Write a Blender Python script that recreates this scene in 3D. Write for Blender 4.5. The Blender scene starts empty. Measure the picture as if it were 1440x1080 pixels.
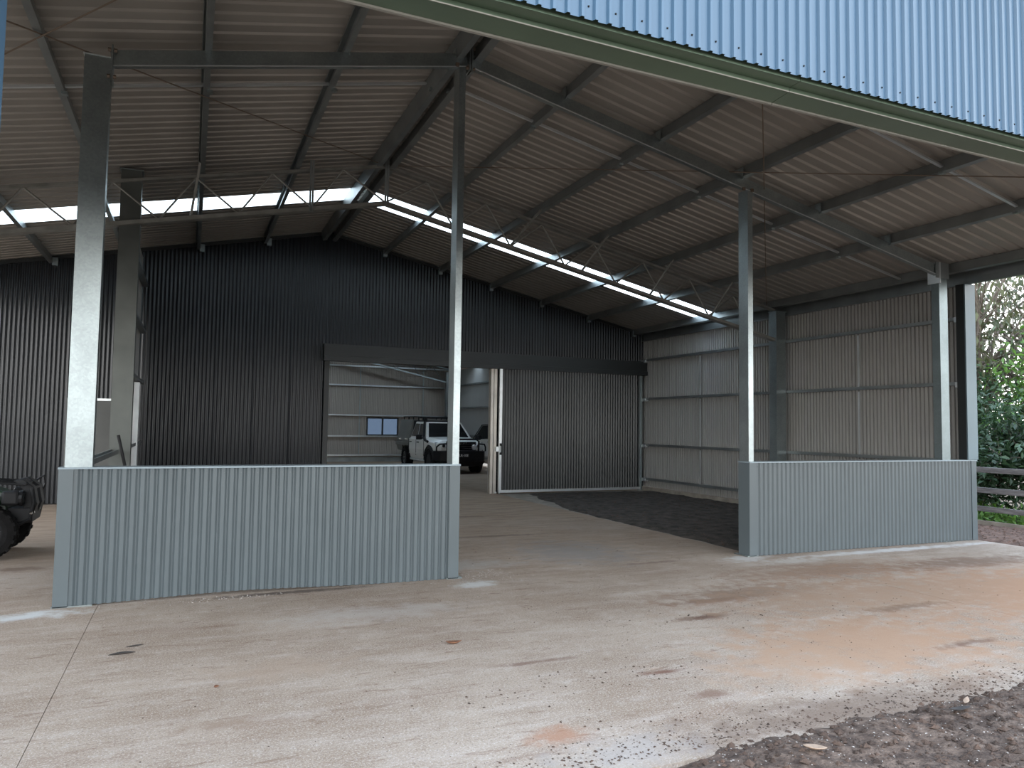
import bpy, math, random
from mathutils import Vector, Matrix, noise
random.seed(7)
S = bpy.context.scene
COL = S.collection
PI = math.pi

# ------------------------------------------------------------------ camera
F_PX, YAW, PITCH, ROLL, EYE = 1031.08, .4126, .0573, .0141, 1.64
cd = bpy.data.cameras.new('camera'); cam = bpy.data.objects.new('camera', cd); COL.objects.link(cam)
cd.sensor_fit = 'HORIZONTAL'; cd.sensor_width = 36.0; cd.lens = F_PX / 1440 * 36
cd.clip_start = .05; cd.clip_end = 500
_f = Vector((math.sin(YAW)*math.cos(PITCH), math.cos(YAW)*math.cos(PITCH), math.sin(PITCH)))
_r = Vector((math.cos(YAW), -math.sin(YAW), 0)); _u = _r.cross(_f)
_R = _r*math.cos(ROLL) + _u*math.sin(ROLL); _U = _u*math.cos(ROLL) - _r*math.sin(ROLL)
cam.matrix_world = Matrix(((_R.x, _U.x, -_f.x, 0), (_R.y, _U.y, -_f.y, 0), (_R.z, _U.z, -_f.z, EYE), (0, 0, 0, 1)))
S.camera = cam

# ------------------------------------------------------------------ sky and exposure
W = bpy.data.worlds.new('sky'); S.world = W; W.use_nodes = True
nt = W.node_tree; nt.nodes.clear()
tc = nt.nodes.new('ShaderNodeTexCoord'); sx = nt.nodes.new('ShaderNodeSeparateXYZ')
rp = nt.nodes.new('ShaderNodeValToRGB'); bg = nt.nodes.new('ShaderNodeBackground'); wo = nt.nodes.new('ShaderNodeOutputWorld')
rp.color_ramp.elements[0].position = 0.0; rp.color_ramp.elements[0].color = (1.0, .985, .95, 1)
rp.color_ramp.elements[1].position = 1.0; rp.color_ramp.elements[1].color = (.52, .72, 1.0, 1)
e = rp.color_ramp.elements.new(.35); e.color = (.86, .93, 1.0, 1)
bg.inputs['Strength'].default_value = 1.25
nt.links.new(tc.outputs['Generated'], sx.inputs[0]); nt.links.new(sx.outputs['Z'], rp.inputs[0])
nt.links.new(rp.outputs[0], bg.inputs['Color']); nt.links.new(bg.outputs[0], wo.inputs[0])
S.view_settings.view_transform = 'Standard'; S.view_settings.look = 'None'
S.view_settings.exposure = 2.1; S.view_settings.gamma = 1.0; S.view_settings.use_curve_mapping = False

# ------------------------------------------------------------------ key dimensions (metres)
YG, YF, YT, YB, YE = 3.0, 7.52, 11.4, 16.6, 32.0     # gable, post line, truss, dividing wall, far wall
XL, XR_, XA, XW = -5.65, 2.735, -1.04, 11.11         # left eave, ridge, left end of low wall, right wall
SL = .2127                                            # roof slope (12 degrees)
ZR = 5.66                                             # underside of rafter at the ridge
def zraf(x): return ZR - SL*abs(x - XR_)              # underside of rafters
def zpur(x): return zraf(x) + .15                     # underside of purlins
def zroof(x): return zraf(x) + .31                    # roof sheet

# ------------------------------------------------------------------ materials
MATS = {}
def mat(name, col, rough=.5, metal=0., var=0., scale=3., bump=0., bscale=60., spec=.5, col2=None, stretch=None, voro=0.):
    m = bpy.data.materials.new(name); m.use_nodes = True; n = m.node_tree.nodes; l = m.node_tree.links
    b = n['Principled BSDF']
    b.inputs['Roughness'].default_value = rough; b.inputs['Metallic'].default_value = metal
    b.inputs['Specular IOR Level'].default_value = spec
    b.inputs['Base Color'].default_value = (*col, 1)
    t = n.new('ShaderNodeTexCoord'); mp = n.new('ShaderNodeMapping'); l.new(t.outputs['Object'], mp.inputs[0])
    if stretch: mp.inputs['Scale'].default_value = stretch
    if var or col2:
        no = n.new('ShaderNodeTexNoise'); no.inputs['Scale'].default_value = scale; no.inputs['Detail'].default_value = 6
        l.new(mp.outputs[0], no.inputs['Vector'])
        r = n.new('ShaderNodeValToRGB')
        c2 = col2 if col2 else tuple(min(1, c*(1+var)) for c in col)
        c1 = col if col2 else tuple(c*(1-var) for c in col)
        r.color_ramp.elements[0].position = .35; r.color_ramp.elements[0].color = (*c1, 1)
        r.color_ramp.elements[1].position = .68; r.color_ramp.elements[1].color = (*c2, 1)
        l.new(no.outputs['Fac'], r.inputs[0]); out = r.outputs[0]
        if voro:                                       # zinc spangle
            v = n.new('ShaderNodeTexVoronoi'); v.inputs['Scale'].default_value = 55
            l.new(mp.outputs[0], v.inputs['Vector'])
            hs = n.new('ShaderNodeHueSaturation'); mr = n.new('ShaderNodeMapRange')
            mr.inputs['To Min'].default_value = 1-voro; mr.inputs['To Max'].default_value = 1+voro
            sp = n.new('ShaderNodeSeparateColor'); l.new(v.outputs['Color'], sp.inputs[0])
            l.new(sp.outputs[0], mr.inputs['Value']); l.new(mr.outputs[0], hs.inputs['Value']); l.new(out, hs.inputs['Color'])
            out = hs.outputs[0]
        l.new(out, b.inputs['Base Color'])
    if bump:
        no = n.new('ShaderNodeTexNoise'); no.inputs['Scale'].default_value = bscale; no.inputs['Detail'].default_value = 8
        l.new(mp.outputs[0], no.inputs['Vector'])
        bp = n.new('ShaderNodeBump'); bp.inputs['Strength'].default_value = bump; bp.inputs['Distance'].default_value = .02
        l.new(no.outputs['Fac'], bp.inputs['Height']); l.new(bp.outputs[0], b.inputs['Normal'])
    MATS[name] = m
    return m
galv = mat('galvanised_steel', (.33, .37, .375), .36, .92, .12, 2.5, voro=.07)
colm = mat('dark_column_steel', (.105, .112, .105), .45, .6, .15, 2)  # darker and less metallic than the galvanised steel
colm2 = mat('dull_galvanised_post', (.20, .235, .24), .42, .85, .12, 2.5, voro=.05)
galv_d = mat('galvanised_purlin', (.30, .32, .32), .42, .85, .15, 2.0)
galv_b = mat('bright_zinc', (.72, .75, .76), .35, .8, .08, 4)
chord = mat('truss_angle_steel', (.24, .235, .215), .5, .45, .2, 5)
roofm = mat('roof_sheet_underside', (.31, .285, .255), .45, .35, .14, .6, spec=.4)
wallf = mat('far_room_sheet', (.37, .33, .29), .5, 0, .06, .8)
wallg = mat('grey_inner_sheet', (.335, .325, .305), .45, .0, .06, .8)
dark = mat('charcoal_sheet', (.015, .017, .020), .26, 0, .12, .7, spec=.5)
doorsh = mat('charcoal_door_sheet', (.032, .034, .035), .32, 0, .1, .7, spec=.5)
darkf = mat('charcoal_flashing', (.019, .021, .021), .45, 0, .12, 1, spec=.4)
basalt = mat('blue_grey_sheet', (.085, .104, .112), .38, 0, .06, 1.2, spec=.5)
gablem = mat('gable_sheet', (.052, .105, .165), .36, 0., .05, .6, spec=.45)
cornm = mat('pale_blue_flashing', (.11, .155, .175), .35, 0, .05, 2)
capm = mat('pale_cap_flashing', (.22, .27, .30), .35, .2, .05, 3)
olive = mat('grass_reflection_flashing', (.105, .15, .105), .35, .25, .2, 1.1)  # green of the reflected grass is put into the base colour
lipm = mat('flashing_lip', (.30, .29, .26), .5, .2)
blackp = mat('black_plastic', (.005, .005, .006), .55, 0, .2, 8, spec=.3)
rubber = mat('tyre_rubber', (.006, .0055, .0055), .9, 0, .3, 12, bump=.3, spec=.2)
whitep = mat('white_car_paint', (.72, .70, .66), .25, 0, .04, 2, spec=.6)
greyc = mat('grey_canopy_metal', (.15, .15, .14), .42, .35, .1, 3)
glassd = mat('dark_car_glass', (.012, .014, .016), .06, 0, spec=.8)
chrome = mat('chrome', (.75, .75, .75), .15, 1.)
lampm = mat('headlamp_lens', (.75, .76, .78), .12, .4)
platem = mat('number_plate_black', (.015, .015, .016), .4)
platet = mat('number_plate_white', (.85, .85, .83), .5)
greenp = mat('dark_green_plastic', (.010, .036, .017), .35, 0, .1, 3)
doorm = mat('pale_grey_door', (.105, .105, .098), .5, .1, .12, 2.2)
jambm = mat('zinc_door_jamb', (.52, .48, .43), .4, .55, .12, 3)  # beige reflection of the brown ground is put into the zinc colour
timber = mat('weathered_timber', (.17, .155, .15), .85, 0, .35, 5, bump=.6, bscale=30, stretch=(6, .6, 6))
plinth = mat('plinth_board', (.26, .225, .185), .85, 0, .25, 3, bump=.3)
pad = mat('fresh_cement', (.66, .67, .66), .9, 0, .14, 5, bump=.25)
barkm = mat('tree_bark', (.15, .12, .095), .9, 0, .35, 6, bump=.8, bscale=20, stretch=(3, 3, .6))
leafm = [mat('leaf_olive', (.085, .092, .040), .5, 0, .4, 1.5), mat('leaf_dark', (.035, .070, .030), .45, 0, .4, 2),
         mat('leaf_fresh', (.10, .20, .035), .5, 0, .35, 2), mat('leaf_grey_green', (.09, .115, .065), .5, 0, .3, 2)]
for m in leafm:                                        # thin leaves let some light through
    n = m.node_tree.nodes; l = m.node_tree.links; b = n['Principled BSDF']; o = n['Material Output']
    tr = n.new('ShaderNodeBsdfTranslucent'); mx = n.new('ShaderNodeMixShader'); mx.inputs[0].default_value = .3
    src = b.inputs['Base Color'].links[0].from_socket; l.new(src, tr.inputs[0])
    l.new(b.outputs[0], mx.inputs[1]); l.new(tr.outputs[0], mx.inputs[2]); l.new(mx.outputs[0], o.inputs[0])
soilm = mat('dark_soil', (.048, .029, .021), .95, 0, .45, 16, bump=1., bscale=60, col2=(.165, .115, .088))
soilin = mat('dry_black_soil', (.022, .018, .014), .95, 0, .4, 5, bump=1., bscale=40, col2=(.085, .068, .055))
mulchm = mat('red_brown_mulch', (.060, .032, .022), .95, 0, .4, 9, bump=1., bscale=40, col2=(.16, .095, .07))
clodm = mat('soil_clods', (.080, .050, .036), .95, 0, .5, 6, bump=.8, bscale=90)
clodp = mat('pale_gravel', (.36, .32, .29), .9, 0, .4, 9)
dryleaf = mat('dry_leaf', (.22, .10, .055), .7, 0, .3, 20)
dryleaf2 = mat('pale_dry_leaf', (.42, .30, .22), .7, 0, .2, 20)
twigm = mat('dark_twig', (.05, .043, .04), .8, 0, .3, 20)
rustm = mat('rusty_bolt', (.16, .12, .09), .6, .4)
def simple_glass():
    m = bpy.data.materials.new('window_glass'); m.use_nodes = True; n = m.node_tree.nodes; l = m.node_tree.links; n.clear()
    o = n.new('ShaderNodeOutputMaterial'); mx = n.new('ShaderNodeMixShader'); t = n.new('ShaderNodeBsdfTransparent'); g = n.new('ShaderNodeBsdfGlossy')
    t.inputs[0].default_value = (.165, .20, .25, 1); g.inputs['Roughness'].default_value = .05; mx.inputs[0].default_value = .08
    l.new(t.outputs[0], mx.inputs[1]); l.new(g.outputs[0], mx.inputs[2]); l.new(mx.outputs[0], o.inputs[0]); return m
glassm = simple_glass()
def skylight_mat():
    m = bpy.data.materials.new('translucent_sheet'); m.use_nodes = True; n = m.node_tree.nodes; l = m.node_tree.links; n.clear()
    o = n.new('ShaderNodeOutputMaterial'); mx = n.new('ShaderNodeMixShader'); t = n.new('ShaderNodeBsdfTransparent'); g = n.new('ShaderNodeBsdfTranslucent')
    t.inputs[0].default_value = (.90, .96, .97, 1); g.inputs[0].default_value = (.86, .93, .93, 1); mx.inputs[0].default_value = .45
    l.new(t.outputs[0], mx.inputs[1]); l.new(g.outputs[0], mx.inputs[2]); l.new(mx.outputs[0], o.inputs[0]); return m
skym = skylight_mat()

def concrete():
    m = bpy.data.materials.new('dusty_concrete'); m.use_nodes = True; n = m.node_tree.nodes; l = m.node_tree.links
    b = n['Principled BSDF']; b.inputs['Roughness'].default_value = .85; b.inputs['Specular IOR Level'].default_value = .3
    t = n.new('ShaderNodeTexCoord'); P = t.outputs['Object']
    def noi(scale, detail=6, vec=P, rough=.6, dist=0):
        x = n.new('ShaderNodeTexNoise'); x.inputs['Scale'].default_value = scale; x.inputs['Detail'].default_value = detail
        x.inputs['Roughness'].default_value = rough; x.inputs['Distortion'].default_value = dist; l.new(vec, x.inputs['Vector']); return x.outputs['Fac']
    def rng(v, a, c, lo=0., hi=1.):
        x = n.new('ShaderNodeMapRange'); x.interpolation_type = 'SMOOTHSTEP'
        for k, q in zip(('From Min', 'From Max', 'To Min', 'To Max'), (a, c, lo, hi)): x.inputs[k].default_value = q
        l.new(v, x.inputs['Value']); return x.outputs[0]
    def mul(a, c):
        x = n.new('ShaderNodeMath'); x.operation = 'MULTIPLY'; l.new(a, x.inputs[0])
        if isinstance(c, float): x.inputs[1].default_value = c
        else: l.new(c, x.inputs[1])
        return x.outputs[0]
    def mix(fac, a, c):
        x = n.new('ShaderNodeMix'); x.data_type = 'RGBA'
        if isinstance(fac, float): x.inputs[0].default_value = fac
        else: l.new(fac, x.inputs[0])
        for k, v in ((6, a), (7, c)):
            if isinstance(v, tuple): x.inputs[k].default_value = (*v, 1)
            else: l.new(v, x.inputs[k])
        return x.outputs[2]
    mp = n.new('ShaderNodeMapping'); mp.inputs['Rotation'].default_value = (0, 0, math.radians(-28)); mp.inputs['Scale'].default_value = (.55, 2.6, 1)
    l.new(P, mp.inputs[0]); ST = mp.outputs[0]           # streaks left by sweeping and wheels
    c = mix(rng(noi(.9), .35, .7), (.245, .183, .135), (.345, .28, .224))
    c = mix(mul(rng(noi(2.2, 8, ST, .7), .45, .72), .5), c, (.44, .38, .335))            # pale dust
    c = mix(mul(rng(noi(1.3, 7, ST, .65, .4), .52, .74), .65), c, (.215, .145, .105))      # brown drag marks
    c = mix(mul(rng(noi(9, 8), .52, .75), .35), c, (.47, .42, .375))
    c = mix(mul(rng(noi(26, 4), .58, .74), .5), c, (.16, .115, .09))
    c = mix(mul(rng(noi(85, 7, P, .85), .50, .60), .7), c, (.55, .50, .46))
    c = mix(mul(rng(noi(60, 7, P, .85), .53, .62), .75), c, (.115, .085, .068))
    c = mix(mul(rng(noi(5, 9, ST, .8, .8), .54, .66), .75), c, (.165, .105, .075))                      # grit
    sp = n.new('ShaderNodeSeparateXYZ'); l.new(P, sp.inputs[0])
    # trodden brown dirt: thicker further inside the shed
    ad = n.new('ShaderNodeMath'); ad.operation = 'MULTIPLY_ADD'; l.new(noi(.5), ad.inputs[0]); ad.inputs[1].default_value = 9; l.new(sp.outputs['Y'], ad.inputs[2])
    c = mix(mul(rng(ad.outputs[0], 10.5, 20), .80), c, mix(rng(noi(3, 8, ST), .35, .7), (.235, .155, .10), (.37, .27, .19)))
    # single stains, plus a dark strip under the long low wall: (x, y, rx, ry, colour, strength)
    stains = [(1.85, 3.55, .24, .14, (.30, .15, .09), .75), (4.16, 5.27, .36, .10, (.10, .052, .036), .9), (3.0, 4.2, .20, .05, (.13, .06, .04), .85), (4.7, 5.75, .9, .10, (.14, .075, .05), .8),
              (2.86, 4.22, .07, .06, (.13, .055, .036), .9), (5.0, 4.2, 1.7, 1.0, (.34, .21, .135), .85), (5.2, 5.9, 1.4, .4, (.15, .09, .06), .7), (6.9, 6.5, 2.0, .55, (.22, .135, .09), .7),
              (8.3, 4.8, 3.0, 1.9, (.34, .20, .125), .95), (6.3, 5.4, 2.4, 1.0, (.29, .195, .135), .8), (4.1, 4.0, 1.1, .6, (.36, .24, .165), .55), (3.0, 3.75, .22, .09, (.15, .085, .06), .7), (5.6, 3.9, .5, .08, (.13, .075, .055), .8),
              (4.7, 8.6, 1.0, 1.2, (.23, .225, .225), .6), (9.2, 6.3, 1.8, .4, (.14, .085, .06), .75), (1.5, 6.4, 1.1, .35, (.42, .385, .36), .55), (.6, 5.2, .6, .35, (.33, .25, .19), .5), (6.2, 4.9, .7, .12, (.15, .09, .06), .7),
              (2.75, 7.2, .30, .22, (.52, .52, .51), .85), (3.0, 8.2, .9, .4, (.36, .34, .32), .6), (8.9, 7.28, 2.6, .15, (.55, .54, .53), .9), (6.55, 7.45, .5, .22, (.50, .49, .48), .8), (7.0, 7.1, .9, .2, (.45, .42, .39), .7),
              (-1.15, 7.32, .42, .2, (.52, .54, .55), .85), (.9, 7.46, 1.0, .09, (.08, .06, .05), .9), (-1.7, 9.6, .4, .2, (.12, .07, .05), .6), (.2, 4.35, .35, .12, (.20, .135, .095), .6), (2.2, 4.7, .35, .05, (.14, .08, .06), .7),
              (3.6, 3.25, 1.9, .30, (.15, .105, .08), .75), (2.1, 3.25, .5, .25, (.36, .33, .31), .6), (5.2, 7.6, .6, .08, (.15, .10, .08), .6), (4.2, 10.2, 1.2, .12, (.12, .085, .065), .6), (4.4, 12.5, 1.6, .12, (.13, .085, .06), .6)]
    wob = n.new('ShaderNodeTexNoise'); wob.inputs['Scale'].default_value = 5; wob.inputs['Detail'].default_value = 7; wob.inputs['Roughness'].default_value = .7; l.new(P, wob.inputs['Vector'])
    for (x, y, rx, ry, cc, st) in stains:
        q = n.new('ShaderNodeMapping'); q.inputs['Location'].default_value = (-x/rx, -y/ry, 0); q.inputs['Scale'].default_value = (1/rx, 1/ry, 0)
        l.new(P, q.inputs[0]); ln = n.new('ShaderNodeVectorMath'); ln.operation = 'LENGTH'; l.new(q.outputs[0], ln.inputs[0])
        a2 = n.new('ShaderNodeMath'); a2.operation = 'MULTIPLY_ADD'; l.new(wob.outputs['Fac'], a2.inputs[0]); a2.inputs[1].default_value = 2.6; l.new(ln.outputs['Value'], a2.inputs[2])
        c = mix(mul(rng(a2.outputs[0], 2.35, 1.45), st), c, cc)
    l.new(c, b.inputs['Base Color'])
    bp = n.new('ShaderNodeBump'); bp.inputs['Strength'].default_value = .35; bp.inputs['Distance'].default_value = .012
    l.new(noi(35, 10, P, .75), bp.inputs['Height']); l.new(bp.outputs[0], b.inputs['Normal'])
    return m
floorm = concrete()
groundm = mat('bare_earth', (.12, .082, .060), .95, 0, .4, .5, bump=.6, bscale=8, col2=(.17, .135, .09))

# ------------------------------------------------------------------ mesh helpers
class MB:
    def __init__(s): s.v = []; s.f = []
    def add(s, vs, fs):
        o = len(s.v); s.v += [tuple(p) for p in vs]; s.f += [tuple(i+o for i in q) for q in fs]; return s
    def box(s, x0, x1, y0, y1, z0, z1):
        return s.add([(x0,y0,z0),(x1,y0,z0),(x1,y1,z0),(x0,y1,z0),(x0,y0,z1),(x1,y0,z1),(x1,y1,z1),(x0,y1,z1)],
                     [(0,3,2,1),(4,5,6,7),(0,1,5,4),(1,2,6,5),(2,3,7,6),(3,0,4,7)])
    def hexa(s, bot, top):                              # eight corners, any shape
        return s.add(list(bot)+list(top), [(0,3,2,1),(4,5,6,7),(0,1,5,4),(1,2,6,5),(2,3,7,6),(3,0,4,7)])
    def bar(s, p0, p1, w, h, up=(0,0,1)):               # rectangular bar between two points
        p0 = Vector(p0); p1 = Vector(p1); d = (p1-p0).normalized(); up = Vector(up)
        a = d.cross(up)
        if a.length < 1e-4: a = d.cross(Vector((1,0,0)))
        a.normalize(); c = a.cross(d).normalized(); a *= w/2; c *= h/2
        return s.hexa([p0-a-c, p0+a-c, p1+a-c, p1-a-c], [p0-a+c, p0+a+c, p1+a+c, p1-a+c])
    def sweep(s, poly, p0, p1, u, v):                   # section polygon swept from p0 to p1
        p0 = Vector(p0); p1 = Vector(p1); u = Vector(u); v = Vector(v); n = len(poly)
        vs = [p0+u*a+v*b for a, b in poly] + [p1+u*a+v*b for a, b in poly]
        return s.add(vs, [tuple(range(n))[::-1], tuple(range(n, 2*n))] + [(i, (i+1) % n, n+(i+1) % n, n+i) for i in range(n)])
    def tube(s, path, r, n=8, closed=False):
        path = [Vector(p) for p in path]; k = len(path); rs = r if isinstance(r, (list, tuple)) else [r]*k; base = len(s.v); prev = None
        for i, p in enumerate(path):
            a = path[(i-1) % k] if (i or closed) else p; b = path[(i+1) % k] if (i < k-1 or closed) else p
            d = (b-a).normalized()
            if prev is None:
                x = d.cross(Vector((0,0,1)))
                if x.length < .05: x = d.cross(Vector((1,0,0)))
            else: x = prev - d*prev.dot(d)
            x.normalize(); prev = x; y = d.cross(x)
            s.v += [tuple(p + (x*math.cos(2*PI*j/n) + y*math.sin(2*PI*j/n))*rs[i]) for j in range(n)]
        for i in range(k if closed else k-1):
            i2 = (i+1) % k
            s.f += [(base+i*n+j, base+i*n+(j+1) % n, base+i2*n+(j+1) % n, base+i2*n+j) for j in range(n)]
        if not closed: s.f += [tuple(base+j for j in range(n))[::-1], tuple(base+(k-1)*n+j for j in range(n))]
        return s
    def lathe(s, prof, c, axis, n=24):                  # profile (radius, along) turned round an axis through c
        c = Vector(c); ax = Vector(axis).normalized(); x = ax.cross(Vector((0,0,1)))
        if x.length < .05: x = Vector((1,0,0))
        x.normalize(); y = ax.cross(x); base = len(s.v); k = len(prof)
        for j in range(n):
            d = x*math.cos(2*PI*j/n) + y*math.sin(2*PI*j/n)
            s.v += [tuple(c + d*r + ax*a) for r, a in prof]
        for j in range(n):
            j2 = (j+1) % n
            s.f += [(base+j*k+i, base+j*k+i+1, base+j2*k+i+1, base+j2*k+i) for i in range(k-1)]
        return s
    def build(s, name, m, parent=None, smooth=False, bevel=0.):
        me = bpy.data.meshes.new(name); me.from_pydata(s.v, [], s.f); me.update()
        me.materials.append(m)
        if smooth: me.polygons.foreach_set('use_smooth', [True]*len(me.polygons))
        return put(name, me, parent, bevel)
def put(name, me, parent=None, bevel=0., loc=None):
    o = bpy.data.objects.new(name, me); COL.objects.link(o)
    if parent is not None:
        o.parent = parent
        if loc is None: o.matrix_parent_inverse = parent_inv(parent)   # part is given in world coordinates
    if loc is not None: o.location = loc
    if bevel:
        b = o.modifiers.new('bevel', 'BEVEL'); b.width = bevel; b.segments = 2; b.limit_method = 'ANGLE'
    return o
INV = {}
def world_mat(o):
    M = Matrix.LocRotScale(o.location, o.rotation_euler, o.scale)
    return (world_mat(o.parent) @ o.matrix_parent_inverse @ M) if o.parent else M
def parent_inv(o): return world_mat(o).inverted()
def tag(o, label, cat, group=None):
    o['label'] = label; o['category'] = cat
    if group: o['group'] = group
    return o
def empty(name, loc=(0,0,0), rz=0.):
    o = bpy.data.objects.new(name, None); COL.objects.link(o); o.location = loc; o.rotation_euler = (0,0,rz); o.empty_display_size = .2; return o
def thing(name, label, cat, loc=(0,0,0), group=None, rz=0.): return tag(empty(name, loc, rz), label, cat, group)
def struct(o, label=None, cat=None):
    o['kind'] = 'structure'
    if label: o['label'] = label
    if cat: o['category'] = cat
    return o
def copy_tree(o, parent=None):
    c = o.copy(); COL.objects.link(c); c.parent = parent
    for ch in [q for q in bpy.data.objects if q.parent == o]: copy_tree(ch, c)
    return c
def cpoly(h, b, lip=.02, t=.006):                       # lipped channel, web on the v axis at u = 0, opening towards +u, centred on v
    a = h/2
    return [(0,-a),(b,-a),(b,-a+lip),(b-t,-a+lip),(b-t,-a+t),(t,-a+t),(t,a-t),(b-t,a-t),(b-t,a-lip),(b,a-lip),(b,a),(0,a)]

# sheet profiles: list of (fraction of pitch, offset towards the viewer)
def prof_wave(amp, k=8): return [(i/k, amp*.5*math.cos(2*PI*i/k)) for i in range(k)]
def prof_trap(d): return [(0,0),(.60,0),(.68,-d),(.92,-d)]
def prof_low(d): return [(0,0),(.42,0),(.64,-d),(.80,-d)]
def prof_gab(d): return [(0,0),(.60,0),(.70,d),(.90,d)]
def prof_deep(d): return [(0,0),(.58,0),(.64,-d),(.94,-d)]
def prof_rib(d): return [(0,0),(.70,0),(.80,d),(.90,d)]
def sheet(parent, name, m, org, u, nrm, width, pitch, prof, z0, z1, cache=None):
    """one profiled sheet standing in the plane of u and z; z0 and z1 are numbers or functions of the distance along u"""
    if cache and cache in SHEETS:
        return put(name, SHEETS[cache], parent, loc=Vector(org) - Vector(parent.location))
    u = Vector(u); nrm = Vector(nrm); pts = []; k = 0
    while True:
        s0 = k*pitch
        for fr, d in prof:
            s1 = s0+fr*pitch
            if s1 < width-1e-5: pts.append((s1, d))
        k += 1
        if k*pitch >= width-1e-5: break
    pts.append((width, prof[0][1]))
    f0 = z0 if callable(z0) else (lambda s: z0); f1 = z1 if callable(z1) else (lambda s: z1)
    vs = []; fs = []
    for i, (s1, d) in enumerate(pts):
        p = u*s1 + nrm*d
        vs += [(p.x, p.y, f0(s1)), (p.x, p.y, f1(s1))]
        if i: fs.append((2*i-2, 2*i, 2*i+1, 2*i-1))
    me = bpy.data.meshes.new(name); me.from_pydata(vs, [], fs); me.materials.append(m); me.update()
    if len(prof) >= 8: me.polygons.foreach_set('use_smooth', [True]*len(me.polygons))
    if cache: SHEETS[cache] = me
    return put(name, me, parent, loc=Vector(org) - Vector(parent.location))
SHEETS = {}
CW = .762                                               # cover width of a sheet

# ------------------------------------------------------------------ ground and floor
g = struct(MB().add([(-90,-60,-.06),(90,-60,-.06),(90,90,-.06),(-90,90,-.06)], [(0,1,2,3)]).build('ground', groundm))
fl = struct(empty('floor', (0, 0, 0)))
JX = [-6.3, -.69, 6.86, 11.12]; JY = [3.06, 7.30, 16.6, 32.0]
for i in range(3):
    for j in range(3):
        x0, x1, y0, y1 = JX[i]+.002, JX[i+1]-.002, JY[j], JY[j+1]
        if i == 2 and j == 1: continue             # bare earth bay beside the right wall
        MB().box(x0, x1, y0, y1, -.12, 0).build('slab_panel', floorm, fl)
MB().box(JX[0], JX[-1], JY[0]+.02, JY[-1], -.055, -.007).build('slab_joint_bed', plinth, fl)
MB().box(6.86, 11.1, 7.3, 7.72, -.12, -.001).build('slab_strip', floorm, fl)

# ------------------------------------------------------------------ roof
roof = struct(empty('roof', (XR_, YG, 4.3)))
def roof_sheet(side, y0, m, name, y_len=CW):
    key = ('roof', side, m.name)
    half = (XW+.10-XR_) if side > 0 else (XR_-XL+.06)
    if key not in SHEETS:
        pts = []
        for k in range(4):
            for fr, d in prof_rib(.029): pts.append(((k+fr)*CW/4, d))
        pts.append((CW, 0)); vs = []; fs = []
        for i, (y, d) in enumerate(pts):
            vs += [(0, y, zroof(XR_)+d), (side*half, y, zroof(XR_)-SL*half+d)]
            if i: fs.append((2*i-2, 2*i, 2*i+1, 2*i-1))
        me = bpy.data.meshes.new(name); me.from_pydata(vs, [], fs); me.materials.append(m); me.update(); SHEETS[key] = me
    put(name, SHEETS[key], roof, loc=(0, y0-YG, -4.3))
Y0 = 13.24 - 14*CW
for k in range(40):
    y = Y0 + k*CW
    if y > YE+.3: break
    for sd in (-1, 1):
        sky_on = k in (14, 26, 34)  # the two over the inner room are unseen, added to light it
        roof_sheet(sd, y, skym if sky_on else roofm, 'skylight_sheet' if sky_on else 'roof_sheet')
MB().sweep([(-.18,-.038),(0,0),(.18,-.038),(.18,-.03),(0,.012),(-.18,-.03)], (XR_, 2.6, zroof(XR_)+.04), (XR_, YE+.3, zroof(XR_)+.04), (1,0,0), (0,0,1)).build('ridge_cap', roofm, roof)
PUR_R = [2.80, 3.95, 5.29, 6.60, 7.98, 9.34, 10.72]
PUR_L = [2.57, 1.40, .07, -1.28, -2.55, -3.90, -5.30]
def purlin(x, sd, y0, y1):
    n = Vector((SL*sd, 0, 1)).normalized(); t = Vector((sd, 0, -SL)).normalized()
    c = Vector((x, 0, zpur(x))) + n*.075
    p0 = c + Vector((0, y0, 0)); p1 = c + Vector((0, y1, 0))
    if abs(x-XR_) < .3:                                  # deeper pair along the ridge, opening towards each other on the left one
        q = n*.025; MB().sweep(cpoly(.20, .085), p0-q, p1-q, Vector((1,0,-SL*sd)).normalized(), n).build('ridge_purlin', galv_d, roof); return
    MB().sweep(cpoly(.15, .064), p0, p1, t, n).build('purlin', galv_d, roof)
for x in PUR_R[:]: purlin(x, 1, YG+.06, YB-.05)
for x in PUR_L[:]: purlin(x, -1, YG+.06, YB-.05)
for i, xs in enumerate((PUR_R, PUR_L)):                # bridging straps between purlins, two rows per span
    sd = 1 if i == 0 else -1
    for y in (5.73, 8.48):
        for a, b in zip(xs[:-1], xs[1:]):
            n = Vector((SL*sd, 0, 1)).normalized()*.062
            p0 = Vector((a+.05*sd, y, zpur(a)-.05*SL)) + n; p1 = Vector((b-.01*sd, y, zpur(b))) + n
            MB().sweep([(-.02,-.012),(.02,-.012),(.02,.012),(.014,.012),(.014,-.006),(-.014,-.006),(-.014,.012),(-.02,.012)], p0, p1, (0,1,0), n.normalized()).build('bridging_strap', galv_b, roof)
            MB().box(a-.03, a+.03, y-.03, y+.03, zpur(a)-.03, zpur(a)+.0).build('bridging_bracket', galv, roof)
for xs, sd in ((PUR_R, 1), (PUR_L, -1)):               # end cleats on the dividing wall
    for x in xs[1:]:
        MB().box(x-.01, x+.085, YB-.12, YB-.02, zpur(x)-.05, zpur(x)+.10).build('purlin_cleat', galv, roof)

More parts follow.
